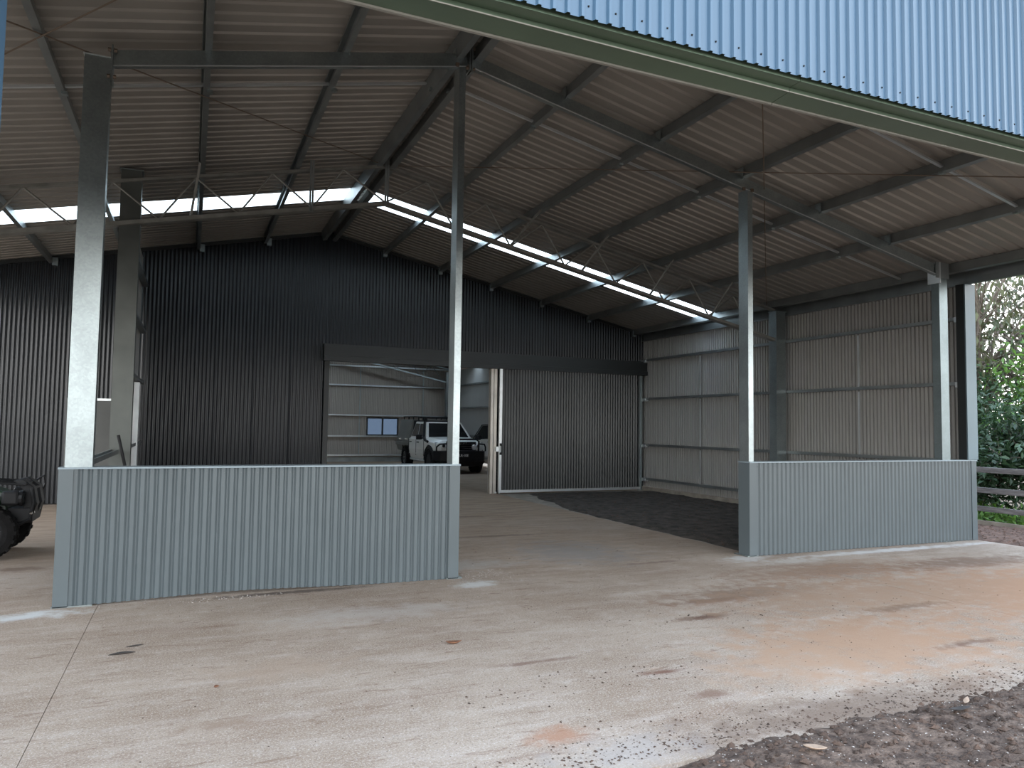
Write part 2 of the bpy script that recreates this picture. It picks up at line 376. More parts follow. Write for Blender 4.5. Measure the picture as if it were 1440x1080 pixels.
# X bracing rods under the roof
def rod(p, q, label):
    o = MB().tube([Vector(p), Vector(q)], .007, 6).build('bracing_rod', rustm); tag(o, label, 'rod', 'roof bracing rods')
zz = lambda x: zpur(x) - .012
rod((2.62, YT-.08, zz(2.6)), (-5.2, YG+.15, zz(-5.2)), 'thin steel bracing rod running from the left roof edge up to the truss peak')
rod((2.62, YG+.15, zz(2.6)-.02), (-5.2, YT-.08, zz(-5.2)-.02), 'thin steel bracing rod crossing above the wide left post')
rod((2.86, YT-.08, zz(2.86)), (10.5, YG+.15, zz(10.5)), 'thin steel bracing rod from the truss peak to the right front corner')
rod((2.86, YG+.15, zz(2.86)-.02), (10.5, YT-.08, zz(10.5)-.02), 'thin steel rod dropping from the gable flashing to the third post')

# ------------------------------------------------------------------ dividing wall (charcoal, corrugated)
wb = struct(empty('wall_back', (XR_, YB, 0)))
DX0, DX1, DZ = 2.76, 6.72, 3.06
x = XL
while x < XW-.02:
    w = min(CW, XW-x)
    cuts = [c for c in (DX0, DX1) if x+.03 < c < x+w-.03]
    if cuts: w = cuts[0]-x
    z0 = DZ if (DX0-.05 <= x < DX1-.05) else .02
    xx = x
    sheet(wb, 'wall_sheet', dark, (x, YB, 0), (1,0,0), (0,-1,0), w, .0762, prof_wave(.021), z0, lambda s, xx=xx: zroof(xx+s)-.01)
    x += w
for i, sd in ((0, -1), (1, 1)):                        # barge angle where the wall meets the roof
    a, b = (XL, XR_) if sd < 0 else (XR_, XW)
    MB().bar((a, YB-.03, zroof(a)-.05), (b, YB-.03, zroof(b)-.05), .03, .07).build('roof_angle', darkf, wb)
# frames on the far side of the dividing wall
MB().box(DX0-.20, DX0, YB+.02, YB+.20, 0, DZ+.2).build('door_post', galv_d, wb)
# track cover over the sliding door
t1 = struct(empty('trim_1', (6.9, YB-.2, 3.0)))
MB().box(2.65, XW-.02, YB-.22, YB-.02, 3.14, 3.40).build('track_cover', darkf, t1)
MB().box(2.65, XW-.02, YB-.25, YB-.02, 3.025, 3.135).build('track_cover_lip', darkf, t1)
MB().box(2.69, 2.80, YB-.07, YB+.02, 0.0, 3.025).build('opening_flashing', darkf, t1)

# sliding door, pushed open to the right
d1 = struct(empty('door_1', (6.88, YB-.16, 0)))
x = 6.93
while x < 10.86:
    w = min(CW, 10.88-x)
    sheet(d1, 'door_sheet', doorsh, (x, YB-.155, 0), (1,0,0), (0,-1,0), w, .0762, prof_wave(.026), .09, 3.03); x += w
MB().box(6.865, 6.935, YB-.19, YB-.11, .05, 3.03).build('door_stile', galv_b, d1)
MB().box(6.865, 10.90, YB-.20, YB-.11, .03, .09).build('bottom_rail', galv_b, d1)
MB().box(10.86, 10.90, YB-.18, YB-.11, .05, 3.03).build('door_stile', galv_d, d1)
h = MB(); h.tube([(6.91, YB-.19, .98), (6.91, YB-.24, 1.0), (6.91, YB-.24, 1.17), (6.91, YB-.19, 1.19)], .012, 8); h.box(6.88, 6.93, YB-.20, YB-.19, 1.16, 1.22); h.box(6.88, 6.93, YB-.20, YB-.19, .94, 1.0)
h.build('door_handle', blackp, d1)
MB().box(6.79, 6.862, YB-.18, YB-.165, 1.02, 1.14).build('latch_plate', galv_b, d1)
j = MB(); j.sweep(cpoly(.16, .07), (6.74, YB-.02, 0), (6.74, YB-.02, 3.05), (-1,0,0), (0,1,0)); j.build('opening_jamb', jambm, t1)
MB().box(6.755, 6.83, YB-.10, YB-.05, 0, 3.05).build('opening_jamb', jambm, t1)
for xx in (6.80, 6.90): MB().lathe([(0,-.02),(.022,-.02),(.022,.02),(0,.02)], (xx, YB-.15, .03), (1,0,0), 12).build('guide_roller', galv_b, d1)

# personnel door to the left
d2 = struct(empty('door_2', (-1.78, YB-.05, 0)))
MB().box(-2.16, -1.36, YB-.075, YB-.035, .02, 2.02).build('door_leaf', doorm, d2, bevel=.004)
for a in ((-2.21, -2.16, .0, 2.07), (-1.36, -1.31, .0, 2.07), (-2.16, -1.36, 2.025, 2.07)):
    MB().box(a[0], a[1], YB-.09, YB-.02, a[2], a[3]).build('door_frame', galv_b if a[2] > 1 else doorm, d2)
MB().tube([(-2.08, YB-.075, 1.02), (-2.08, YB-.13, 1.02), (-1.97, YB-.13, 1.02)], .011, 8).build('door_handle', chrome, d2)

# ------------------------------------------------------------------ right wall
wr = struct(empty('wall_right', (XW, YF, 0)))
zsw = zroof(XW) - .05
y = YF+.02; 
while y < YE-.02:
    w = min(CW, YE-y)
    sheet(wr, 'wall_sheet', wallg, (XW, y, 0), (0,1,0), (-1,0,0), w, .0762, prof_deep(.030), .10, zsw, cache=('wr', round(w,3))); y += w
for zc in (3.40, 2.38, 1.165, .28):
    for (a, b) in ((YF+.16, YT-.06), (YT+.09, YB-.12), (YB+.05, 24.2), (24.3, YE-.05)):
        MB().sweep(cpoly(.10, .05, .014, .004), (XW-.012, a, zc), (XW-.012, b, zc), (0,0,-1), (-1,0,0)) .v
        m = MB(); m.sweep([(u_-.0, v_) for u_, v_ in cpoly(.09, .055, .014, .005)], (XW-.066, a, zc), (XW-.066, b, zc), (0,0,1), (-1,0,0))
        m.build('girt', galv_d, wr)
for yy in (9.6, 14.1):                                  # vertical tie rods between girts
    for a, b in ((.30, 1.13), (1.20, 2.35), (2.42, 3.37)):
        MB().bar((XW-.07, yy, a), (XW-.07, yy, b), .03, .02, (0,1,0)).build('tie_strap', galv_b, wr)
for zc in (3.40, 2.38, 1.165, .28):                     # pale cut ends of the girts at the corner with the sliding door
    MB().box(XW-.135, XW-.03, YB-.30, YB-.12, zc-.035, zc+.035).build('girt_cleat', galv_b, wr)
MB().sweep(cpoly(.12, .06), (XW-.19, YB-.10, 0), (XW-.19, YB-.10, 3.03), (0,-1,0), (1,0,0)).build('corner_angle', galv, wr)
for zc in (3.40, 2.38):
    MB().box(XW-.21, XW-.06, YF+.06, YF+.16, zc-.04, zc+.04).build('girt_cleat', galv_b, wr)
MB().box(XW-.10, XW-.005, YF+.16, YB-.1, .0, .10).build('plinth_board', plinth, wr)
MB().sweep(cpoly(.22, .07), (XW-.02, YG+.06, zroof(XW)-.13), (XW-.02, YB-.05, zroof(XW)-.13), (-1,0,0), (0,0,1)).build('eave_purlin', galv_d, wr)
f_ = MB(); f_.box(XW-.21, XW+.02, YF-.03, YF-.012, 1.225, zroof(XW)-.25); f_.box(XW+.005, XW+.02, YF-.012, YF+.16, 1.225, zroof(XW)-.25)
f_.build('corner_flashing', cornm, wr)
MB().box(XW-.215, XW-.195, YF-.012, YF+.12, 1.2, zroof(XW)-.25).build('corner_return', darkf, wr)
# eave gutter outside
MB().sweep([(0,0),(.11,0),(.11,.10),(.104,.10),(.104,.006),(.006,.006),(.006,.13),(0,.13)], (XW+.10, 2.7, zroof(XW)-.14), (XW+.10, YE, zroof(XW)-.14), (1,0,0), (0,0,1)).build('eave_gutter', basalt, roof)

# ------------------------------------------------------------------ partition running back from the left post line
wp = struct(empty('wall_left', (-.95, YT, 0)))
y = YT+.20
while y < YB-.05:
    w = min(CW, YB-.04-y)
    sheet(wp, 'wall_sheet', wallg, (-1.0, y, 0), (0,1,0), (1,0,0), w, .0762, prof_wave(.017), .05, zraf(-1)+.1, cache=('wp', round(w,3))); y += w
for zc in (1.19, 2.38, 3.40, 4.35):
    MB().sweep(cpoly(.10, .055, .014, .005), (-.93, YT+.15 if zc > 1.5 else YF+.12, zc), (-.93, YB-.10, zc), (0,0,1), (1,0,0)).build('girt', galv_d, wp)
MB().box(-.98, -.86, 14.9, 15.05, .0, 2.34).build('jamb_post', galv_b, wp)

# ------------------------------------------------------------------ posts
def channel_post(name, label, x0, x1, y0, y1, z0, z1, open_dir, m=galv, base=True):
    """lipped channel standing upright; open_dir is the axis the opening faces"""
    o = thing(name, label, 'post', ((x0+x1)/2, (y0+y1)/2, 0), 'galvanised posts of the front frame')
    if open_dir in ('+y', '-y'):
        s_ = 1 if open_dir == '+y' else -1
        b_ = MB().sweep(cpoly(x1-x0, y1-y0, .022, .008), ((x0+x1)/2, y0 if s_ > 0 else y1, z0), ((x0+x1)/2, y0 if s_ > 0 else y1, z1), (0, s_, 0), (1,0,0))
    else:
        s_ = 1 if open_dir == '+x' else -1
        b_ = MB().sweep(cpoly(y1-y0, x1-x0, .022, .008), (x0 if s_ > 0 else x1, (y0+y1)/2, z0), (x0 if s_ > 0 else x1, (y0+y1)/2, z1), (s_, 0, 0), (0,1,0))
    b_.build('channel', m, o)
    if base: MB().box(x0-.05, x1+.05, y0-.03, y1+.05, 0, .012).build('base_plate', m, o)
    return o
pA = channel_post('steel_post', 'wide galvanised steel post rising from the left end of the long low wall', -1.0, -.785, YF+.02, YF+.15, 0, 4.98, '+y')
MB().box(-1.01, -.775, YF+.012, YF+.155, 4.98, 4.99).build('top_plate', galv_b, pA)
MB().box(-.785, -.770, YF-.01, YF+.16, 4.76, 5.10).build('end_plate', galv, pA)
for z_ in (4.80, 5.05):
    for xx in (-.80, -.75): MB().lathe([(0,-.012),(.018,-.012),(.018,.012),(0,.012)], (xx, YF-.0, z_), (1,0,0), 6).build('bolt', rustm, pA)
pB = channel_post('steel_post', 'tall galvanised post under the roof peak at the right end of the long low wall', 2.61, 2.685, YF+.02, YF+.20, 0, zraf(2.65)+.01, '+x')
pC = channel_post('steel_post', 'galvanised post standing at the left end of the right-hand low wall', 6.682, 6.762, YF+.02, YF+.20, 0, zraf(6.68)+.01, '+x')
pD = channel_post('steel_post', 'galvanised post beside the front corner of the right wall', 10.40, 10.58, YF+.03, YF+.16, 0, zraf(10.5)+.20, '+y', colm2)
MB().box(10.31, 10.60, YF+.01, YF+.02, zraf(10.5)-.02, zraf(10.5)+.22).build('top_plate', galv_d, pD)
MB().box(10.375, 10.395, YF-.005, YF+.20, zraf(10.4)-.12, zraf(10.4)+.20).build('end_plate', galv_b, pD)
for p, xx in ((pB, 2.65), (pC, 6.68)):
    for dx in (-.07, .07): MB().box(xx+dx-.02, xx+dx+.02, YF+.0, YF+.02, zraf(xx)-.02, zraf(xx)+.02).build('bolt', rustm, p)
def inner_column(label, x0, x1, y0, y1, z1, m):
    o = thing('truss_column', label, 'column', ((x0+x1)/2, (y0+y1)/2, 0), 'columns carrying the roof trusses')
    a = MB(); a.sweep(cpoly(x1-x0, (y1-y0)/2, .03, .01), ((x0+x1)/2, y0, 0), ((x0+x1)/2, y0, z1), (0,1,0), (1,0,0))
    a.sweep(cpoly(x1-x0, (y1-y0)/2, .03, .01), ((x0+x1)/2, y1, 0), ((x0+x1)/2, y1, z1), (0,-1,0), (1,0,0)); a.build('column_shaft', m, o)
    MB().box(x0-.06, x1+.06, y0-.06, y1+.06, 0, .015).build('base_plate', m, o)
    MB().box(x0-.02, x1+.02, y0-.02, y1+.02, z1-.012, z1).build('cap_plate', galv, o)
    return o
inner_column('dark steel column carrying the truss at the head of the left partition', -1.0, -.74, YT, YT+.2, 5.16, colm)
inner_column('steel column against the right wall that carries the end of the truss', 10.74, 10.98, YT-.09, YT+.11, zraf(10.85)+.1, galv)
inner_column('steel column at the left eave under the truss end', -5.6, -5.36, YT-.09, YT+.11, zraf(-5.5)+.1, galv_d)

# ------------------------------------------------------------------ front rafters
for sd, (a, b), lab in ((-1, (-.77, XR_-.02), 'galvanised roof rafter from the wide left post to the roof peak'), (1, (XR_+.02, 10.375), 'galvanised roof rafter sloping down from the peak to the right wall')):
    o = thing('roof_rafter', lab, 'rafter', ((a+b)/2, YF+.04, zraf((a+b)/2)), 'front frame rafters')
    n = Vector((SL*sd, 0, 1)).normalized()
    p0 = Vector((a, YF+.03, zraf(a))) + n*.075; p1 = Vector((b, YF+.03, zraf(b))) + n*.075
    MB().sweep(cpoly(.15, .065), p0, p1, (0,1,0), n).build('channel', galv, o)
    MB().bar(p0 - n*.074 + Vector((0,-.006,0)), p1 - n*.074 + Vector((0,-.006,0)), .018, .006, n).build('bottom_lip', galv_b, o)
    xe = XR_ + .006*sd
    MB().box(min(xe, xe+.014*sd), max(xe, xe+.014*sd), YF-.02, YF+.12, ZR-.06, ZR+.24).build('peak_plate', galv, o)
    for z_ in (ZR-.03, ZR+.20): MB().lathe([(0,-.025),(.018,-.025),(.018,.025),(0,.025)], (xe+.02*sd, YF+.01, z_), (1,0,0), 6).build('bolt', rustm, o)
    for x in (PUR_R if sd > 0 else PUR_L):
        if a+.1 < x < b-.1:
            MB().box(x-.012, x-.004, YF+.0, YF+.10, zraf(x)+.12, zraf(x)+.27).build('purlin_cleat', galv, o)

# ------------------------------------------------------------------ trusses
def truss(yt, label, xl, xr, ch=chord):
    o = thing('roof_truss', label, 'truss', (XR_, yt, 4.0), 'steel lattice trusses')
    ZT = lambda x: zraf(x) + .105
    ZB = lambda x: zraf(x) - .50
    for sd in (-1, 1):
        xe = xr if sd > 0 else xl
        n = Vector((SL*sd, 0, 1)).normalized()
        for Z, nm, w, hh in ((ZT, 'top_chord', .045, .040), (ZB, 'bottom_chord', .065, .055)):
            MB().sweep([(-w,-hh/2),(w,-hh/2),(w,hh/2),(w-.012,hh/2),(w-.012,-hh/2+.012),(-w+.012,-hh/2+.012),(-w+.012,hh/2),(-w,hh/2)],
                       (XR_, yt, Z(XR_)), (xe, yt, Z(xe)), (0,1,0), n).build(nm, ch, o)
        bn = [XR_] + [XR_+sd*(1.14+1.05*k) for k in range(9)]
        tn = [XR_+sd*(.68+1.05*k) for k in range(9)]
        for k in range(9):
            if abs(tn[k]-XR_) > abs(xe-XR_)-.1: break
            MB().tube([(bn[k], yt, ZB(bn[k])+.02), (tn[k], yt, ZT(tn[k])-.01)], .015, 6).build('web_bar', ch, o)
            if abs(bn[k+1]-XR_) < abs(xe-XR_)-.05:
                MB().tube([(tn[k], yt, ZT(tn[k])-.01), (bn[k+1], yt, ZB(bn[k+1])+.02)], .015, 6).build('web_bar', ch, o)
    return o
T1 = truss(YT, 'long dark steel lattice truss spanning below the roof in front of the skylight strip', -5.4, 10.76)
for x, top in ((XR_, 5.90), (XR_-1.16, 5.66)):     # fly braces up to the purlins
    f_ = MB()
    for dx in (-.018, .018): f_.bar((x+dx, YT-.07, zraf(x)-.55), (x+dx, YT-.07, top), .012, .03)
    f_.build('fly_brace', galv_d, T1)
for x, bx_ in ((5.29, 4.9), (6.60, 6.3), (7.98, 7.75), (9.34, 9.15), (-.0, -.1)):
    MB().bar((x, YT-.45, zpur(x)+.02), (bx_, YT, zraf(bx_)-.50), .03, .03).build('fly_brace', chord, T1)
truss(31.0, 'pale far lattice truss visible through the doorway above the parked vehicle', -5.4, 10.5, galv)
inner_column('dark column in the far corner behind the parked vehicle', 10.35, 10.85, 30.9, 31.1, zraf(10.6), galv_d)

# ------------------------------------------------------------------ front gable wall above the opening
gw = struct(empty('wall_front', (XR_, YG, 3.6)))
ZGB = 3.60
x = XL
while x < XW-.02:
    w = min(CW, XW-x); xx = x
    sheet(gw, 'gable_sheet', gablem, (x, YG, 0), (1,0,0), (0,-1,0), w, .0762, prof_gab(.016), ZGB, lambda s, xx=xx: zroof(xx+s)-.005); x += w
sc = MB(); x = XL+.0762*.3
k = 0
while x < XW:
    if k % 2 == 0: sc.lathe([(0,-.005),(.0035,-.005),(.0035,.0),(.006,.0),(.006,.002)], (x, YG-.001, ZGB+.065), (0,1,0), 6)
    x += .0762; k += 1
sc.build('sheet_screws', blackp, gw)['kind'] = 'stuff'
xj = 3.06                                               # flashing joint
for a, b in ((XL, xj-.002), (xj+.002, XW)):
    MB().box(a, b, YG+.024, YG+.105, ZGB-.012, ZGB+.16).build('soffit_flashing', olive, gw)
    MB().hexa([(a,YG+.107,ZGB-.035),(b,YG+.107,ZGB-.035),(b,YG+.25,ZGB-.045),(a,YG+.25,ZGB-.045)], [(a,YG+.107,ZGB+.15),(b,YG+.107,ZGB+.15),(b,YG+.25,ZGB+.15),(a,YG+.25,ZGB+.15)]).build('header_beam', olive, gw)
    MB().box(a, b, YG+.245, YG+.262, ZGB-.055, ZGB-.02).build('beam_lip', lipm, gw)
    MB().box(a, b, YG+.104, YG+.108, ZGB-.040, ZGB-.034).build('beam_edge', lipm, gw)
for sd in (-1, 1):                                      # gable rafter behind the sheets
    a, b = (XL, XR_) if sd < 0 else (XR_, XW)
    n = Vector((SL*sd, 0, 1)).normalized()
    MB().sweep(cpoly(.2, .07), Vector((a, YG+.05, zraf(a)+.05)), Vector((b, YG+.05, zraf(b)+.05)), (0,1,0), n).build('gable_rafter', galv_d, gw)
fc = thing('corner_post', 'pale blue clad corner post at the extreme left edge under the gable', 'post', (-.76, YG, 0))
MB().box(-1.02, -.685, YG-.02, YG+.22, 0, ZGB-.06).build('post_cladding', gablem, fc, bevel=.006)
MB().box(-1.02, -.60, YG-.06, YG+.26, 0, .02).build('base_plate', galv, fc)

# ------------------------------------------------------------------ low walls between the posts
def low_wall(x0, x1, label, z_gap, rise):
    o = thing('low_wall', label, 'wall', ((x0+x1)/2, YF+.09, 0), 'low sheet-metal walls of the front')
    Hh = 1.205
    lw = .115
    x = x0+lw
    while x < x1-lw-.01:
        w = min(CW, x1-lw-x); xx = x
        sheet(o, 'wall_sheet', basalt, (x, YF, 0), (1,0,0), (0,-1,0), w, .0762, prof_low(.018), (lambda s, xx=xx: z_gap*math.exp(-(((xx+s)-(x0+x1)/2+.4)/.95)**2)+.004), Hh+.004); x += w
    for a, b in ((x0, x0+lw), (x1-lw, x1)):
        e = MB(); e.box(a, b, YF-.010, YF-.004, .004, Hh)
        if a == x0: e.box(a, a+.006, YF-.004, YF+.20, .004, Hh)
        else: e.box(b-.006, b, YF-.004, YF+.20, .004, Hh)
        e.build('end_flashing', basalt, o)
    MB().box(x0-.004, x1+.004, YF-.022, YF+.205, Hh, Hh+.016).build('top_cap', capm, o)
    MB().box(x0+.12, x1-.12, YF+.02, YF+.08, Hh-.12, Hh-.02).build('top_rail', galv_d, o)
    MB().box(x0+.12, x1-.12, YF+.02, YF+.08, .16, .24).build('bottom_rail', galv_d, o)
    s_ = MB(); x = x0+lw+.0762*.3; k = 0
    while x < x1-lw:
        if k % 2 == 0: s_.lathe([(0,-.005),(.005,-.005),(.005,0),(.009,0),(.009,.002)], (x, YF-.001, Hh-.05), (0,1,0), 6)
        x += .0762; k += 1
    s_.build('sheet_screws', basalt, o)['kind'] = 'stuff'
    return o
low_wall(XA, 2.69, 'long blue-grey corrugated low wall between the wide left post and the middle post', .035, 0)
low_wall(6.665, XW, 'right-hand blue-grey corrugated low wall ending at the shed corner', .0, 0)
# ------------------------------------------------------------------ far wall of the inner room
wf = struct(empty('wall_far', (XR_, YE, 0)))
x = XL
WX0, WX1, WZ0, WZ1 = 7.08, 8.50, 1.14, 1.93
while x < XW-.02:
    w = min(CW, XW-x)
    cuts = [c for c in (WX0, WX1) if x+.03 < c < x+w-.03]
    if cuts: w = cuts[0]-x
    xx = x
    if WX0-.02 <= x < WX1-.02:
        sheet(wf, 'wall_sheet', wallf, (x, YE, 0), (1,0,0), (0,-1,0), w, .0762, prof_trap(.02), .1, WZ0)
        sheet(wf, 'wall_sheet', wallf, (x, YE, 0), (1,0,0), (0,-1,0), w, .0762, prof_trap(.02), WZ1, lambda s, xx=xx: zroof(xx+s))
    else: sheet(wf, 'wall_sheet', wallf, (x, YE, 0), (1,0,0), (0,-1,0), w, .0762, prof_trap(.02), .1, lambda s, xx=xx: zroof(xx+s))
    x += w
for zc in (4.13, 3.29, 1.99, 1.08, .26):
    MB().sweep(cpoly(.10, .06, .014, .006), (XL, YE-.07, zc), (XW-.1, YE-.07, zc), (0,0,1), (0,-1,0)).build('girt', galv_b, wf)
MB().box(XL, XW-.05, YE-.06, YE+.01, 0, .2).build('base_channel', galv_d, wf)
for xx in (6.75, 9.6, 3.6):
    MB().box(xx-.02, xx+.02, YE-.09, YE-.06, .3, 4.2).build('tie_strap', galv, wf)
wn = struct(empty('window_1', (7.79, YE, WZ0)))
for a in ((WX0, WX0+.05, WZ0, WZ1), (WX1-.05, WX1, WZ0, WZ1), (WX0+.05, WX1-.05, WZ0, WZ0+.05), (WX0+.05, WX1-.05, WZ1-.05, WZ1), (7.76, 7.82, WZ0+.05, WZ1-.05)):
    MB().box(a[0], a[1], YE-.05, YE+.05, a[2], a[3]).build('window_frame', darkf, wn)
for a in ((WX0+.05, 7.76), (7.82, WX1-.05)):
    MB().box(a[0], a[1], YE-.004, YE+.004, WZ0+.05, WZ1-.05).build('pane', glassm, wn)
# left side wall of the inner room (out of the photograph's view, closes the room)
ws = struct(empty('wall_side', (XL, YB, 0)))
y = YB
while y < YE-.02:
    w = min(CW, YE-y); sheet(ws, 'wall_sheet', wallg, (XL, y, 0), (0,1,0), (1,0,0), w, .0762, prof_trap(.02), .0, zroof(XL), cache=('ws', round(w,3))); y += w

# ------------------------------------------------------------------ soil
def soil(name, label, m, x0, x1, y0, y1, step, hfun):
    nx = int((x1-x0)/step)+1; ny = int((y1-y0)/step)+1
    vs = []; fs = []
    for jj in range(ny):
        for i in range(nx):
            x = x0+i*step; y = y0+jj*step; vs.append((x, y, hfun(x, y)))
    for jj in range(ny-1):
        for i in range(nx-1):
            q = (jj*nx+i, jj*nx+i+1, (jj+1)*nx+i+1, (jj+1)*nx+i)
            if max(vs[k][2] for k in q) > -.028: fs.append(q)
    o = MB(); o.v = vs; o.f = fs; o = o.build(name, m, smooth=True); o['kind'] = 'stuff'; o['label'] = label; o['category'] = 'soil'; return o
def nz(x, y, s, seed=0.): return noise.noise(Vector((x*s, y*s, seed)))
def fb(x, y, s, seed=0.): return noise.fractal(Vector((x*s, y*s, seed)), 1., 2.1, 5)
def sm(a, b, v): t = max(0, min(1, (v-a)/(b-a))); return t*t*(3-2*t)
def h_front(x, y):
    edge = 3.12 + .10*nz(x, 0, 2.2) + .05*nz(x, y, 7) - .55*(1-sm(1.2, 2.9, x))
    k = sm(-.22, .25, edge-y)*sm(.9, 2.2, x+.25*nz(x, y, 3))
    return -.035 + k*(.075 + .028*fb(x, y, 3.) + .012*fb(x, y, 12., 4.))
soil('loose_soil', 'bank of loose dark brown soil along the near edge of the concrete', soilm, .8, 9.5, -.6, 3.6, .03, h_front)
def h_bay(x, y):
    e = x - (6.82 + .10*nz(0, y, 1.1) + .06*nz(x, y, 5) + .65*sm(12, 16.5, y))
    k = sm(-.10, .25, e)*sm(16.45, 16.1, y)
    return -.035 + k*(.052 + .022*fb(x, y, 2.) + .01*fb(x, y, 11., 2.))
soil('bare_earth_bay', 'bare black earth strip along the foot of the right wall inside', soilin, 6.5, 11.0, 7.74, 16.5, .045, h_bay)
def h_side(x, y): return -.03 + sm(11.12, 11.35, x+.06*nz(x, y, 4))*(.05 + .03*fb(x, y, 2.5) + .012*fb(x, y, 12.)) 
soil('garden_mulch', 'red-brown mulch strip between the shed corner and the rail fence', mulchm, 11.1, 13.4, 3.2, 16, .04, h_side)
# clods and gravel, far too many to count
def lumps(name, label, m, pts):
    o = MB()
    for (x, y, z, r) in pts:
        a = random.random()*6.3; sx_, sy_, sz_ = [r*(.6+.7*random.random()) for _ in range(3)]
        v = []
        for (px, py, pz) in ((1,0,0),(0,1,0),(-1,0,0),(0,-1,0),(0,0,.6),(0,0,-.4)):
            qx, qy = px*sx_*(.8+.4*random.random()), py*sy_*(.8+.4*random.random())
            v.append((x+qx*math.cos(a)-qy*math.sin(a), y+qx*math.sin(a)+qy*math.cos(a), z+pz*sz_))
        o.add(v, [(0,1,4),(1,2,4),(2,3,4),(3,0,4),(1,0,5),(2,1,5),(3,2,5),(0,3,5)])
    o = o.build(name, m); o['kind'] = 'stuff'; o['label'] = label; o['category'] = 'soil'; return o
P = []
while len(P) < 9000:
    x = random.uniform(1.4, 8.5); y = random.uniform(.8, 3.3); z = h_front(x, y)
    if z > -.02: P.append((x, y, z+.002, random.choice((.004,.005,.006,.007,.008,.010,.012,.016,.022,.030)) ))
for _ in range(1500):
    x = random.uniform(1.3, 6.5); y = 3.15+abs(random.gauss(0, .16)); P.append((x, y, max(.001, h_front(x, y)), random.choice((.003,.004,.006,.009))))
lumps('soil_clods', 'small clods scattered over the loose dark soil in front', clodm, P)
P = [(random.gauss(4, 2.2), random.uniform(3.3, 7.2), .001, random.choice((.002,.003,.004,.006))) for _ in range(1100)]
P = [p for p in P if p[0] > -.9] + [(random.uniform(2.6, 6.6), random.uniform(7.3, 14), .001, random.choice((.004,.006,.009))) for _ in range(250)]
for cx, cy, s_, n_ in ((2.3, 4.25, .35, 60), (3.0, 4.2, .25, 40), (4.2, 5.3, .4, 50), (1.75, 4.1, .15, 14), (2.3, 3.4, .5, 60)):
    P += [(random.gauss(cx, s_), random.gauss(cy, s_*.4), .001, random.choice((.003,.004,.006,.010))) for _ in range(n_)]
lumps('dirt_crumbs', 'crumbs of dark dirt strewn over the concrete apron', clodm, P)
P = [(random.gauss(2.95, .3), random.gauss(7.6, .25), .004, random.choice((.004,.006,.008))) for _ in range(350)] + [(random.gauss(.35, .35), random.gauss(7.40, .04), .002, random.choice((.004,.006,.01))) for _ in range(120)]
P += [(random.uniform(1.5, 6), random.uniform(2.2, 3.3), max(0, h_front(4, 3.0))+.0, .004) for _ in range(0)]
P += [(x, y, h_front(x, y)+.002, random.choice((.003,.004,.006))) for x, y in ((random.uniform(1.5, 7), random.uniform(1.2, 3.2)) for _ in range(2600)) if h_front(x, y) > -.02]
lumps('pale_gravel', 'pale gravel chips around the low wall ends and in the soil', clodp, P)
P = []
for _ in range(1500):
    x, y = random.uniform(6.9, 10.9), random.uniform(7.8, 16); z = h_bay(x, y)
    if z > -.02: P.append((x, y, z+.002, random.choice((.006,.009,.014,.022))))
lumps('earth_clods', 'clods on the bare earth beside the right wall', clodm, P)
P = []
for _ in range(1500):
    x, y = random.uniform(11.2, 13.2), random.uniform(5.5, 10.5); P.append((x, y, h_side(x, y)+.003, random.choice((.008,.012,.02,.028))))
lumps('mulch_chips', 'chips of mulch lying beside the rail fence', mulchm, P)

# fallen leaves and twigs
def leaf(label, x, y, z, L, wd, rz, m, curl=.3, cat='leaf', name='fallen_leaf'):
    o = MB(); vs = []; fs = []; n_ = 7
    for i in range(n_):
        t = i/(n_-1); w = wd*math.sin(PI*min(1, t*.96+.02))**.8; zc = curl*L*(t-.5)**2*1.4
        for k, sg in enumerate((-1, 0, 1)): vs.append(((t-.5)*L, sg*w/2, zc + abs(sg)*w*.35))
        if i:
            a = (i-1)*3; b = i*3; fs += [(a,b,b+1,a+1),(a+1,b+1,b+2,a+2)]
    o.add(vs, fs); o = o.build(name, m, smooth=True); o.location = (x, y, z+.003); o.rotation_euler = (0,0,rz)
    md = o.modifiers.new('thickness', 'SOLIDIFY'); md.thickness = .0012
    tag(o, label, cat); return o
leaf('curled red-brown leaf lying alone on the concrete in front of the middle post', 1.87, 5.3, 0, .12, .05, -.2, dryleaf, .5)
leaf('long dark dry leaf flat on the concrete below the long low wall', -.38, 5.9, 0, .17, .035, .1, twigm, .06)
leaf('short dark dry leaf just behind the longer one on the concrete', -.31, 6.07, 0, .12, .02, .3, twigm, .1)
leaf('tiny red leaf on the concrete at lower left', .21, 4.97, 0, .035, .03, .6, dryleaf, .4)
leaf('pale curled dry leaf on the dark soil bank at lower right', 2.87, 2.78, h_front(2.87, 2.78)+.01, .11, .05, -.7, dryleaf2, .4)
leaf('brown dry leaf at the top edge of the soil bank at far right', 4.30, 3.0, h_front(4.3, 3.0)+.01, .13, .03, .5, dryleaf2, .3)
leaf('grey curled bark piece on the soil bank at far right', 4.1, 2.9, h_front(4.1, 2.9)+.01, .16, .04, -.1, twigm, .3, 'bark', 'bark_strip')

# pry bar leaning in the corner behind the low wall
pb = MB().tube([(-.80, 10.2, 1.46), (-.62, 10.15, .7), (-.43, 10.1, .012)], .019, 8).build('pry_bar', blackp); tag(pb, 'black bar leaning behind the low wall beside the wide left post', 'bar')

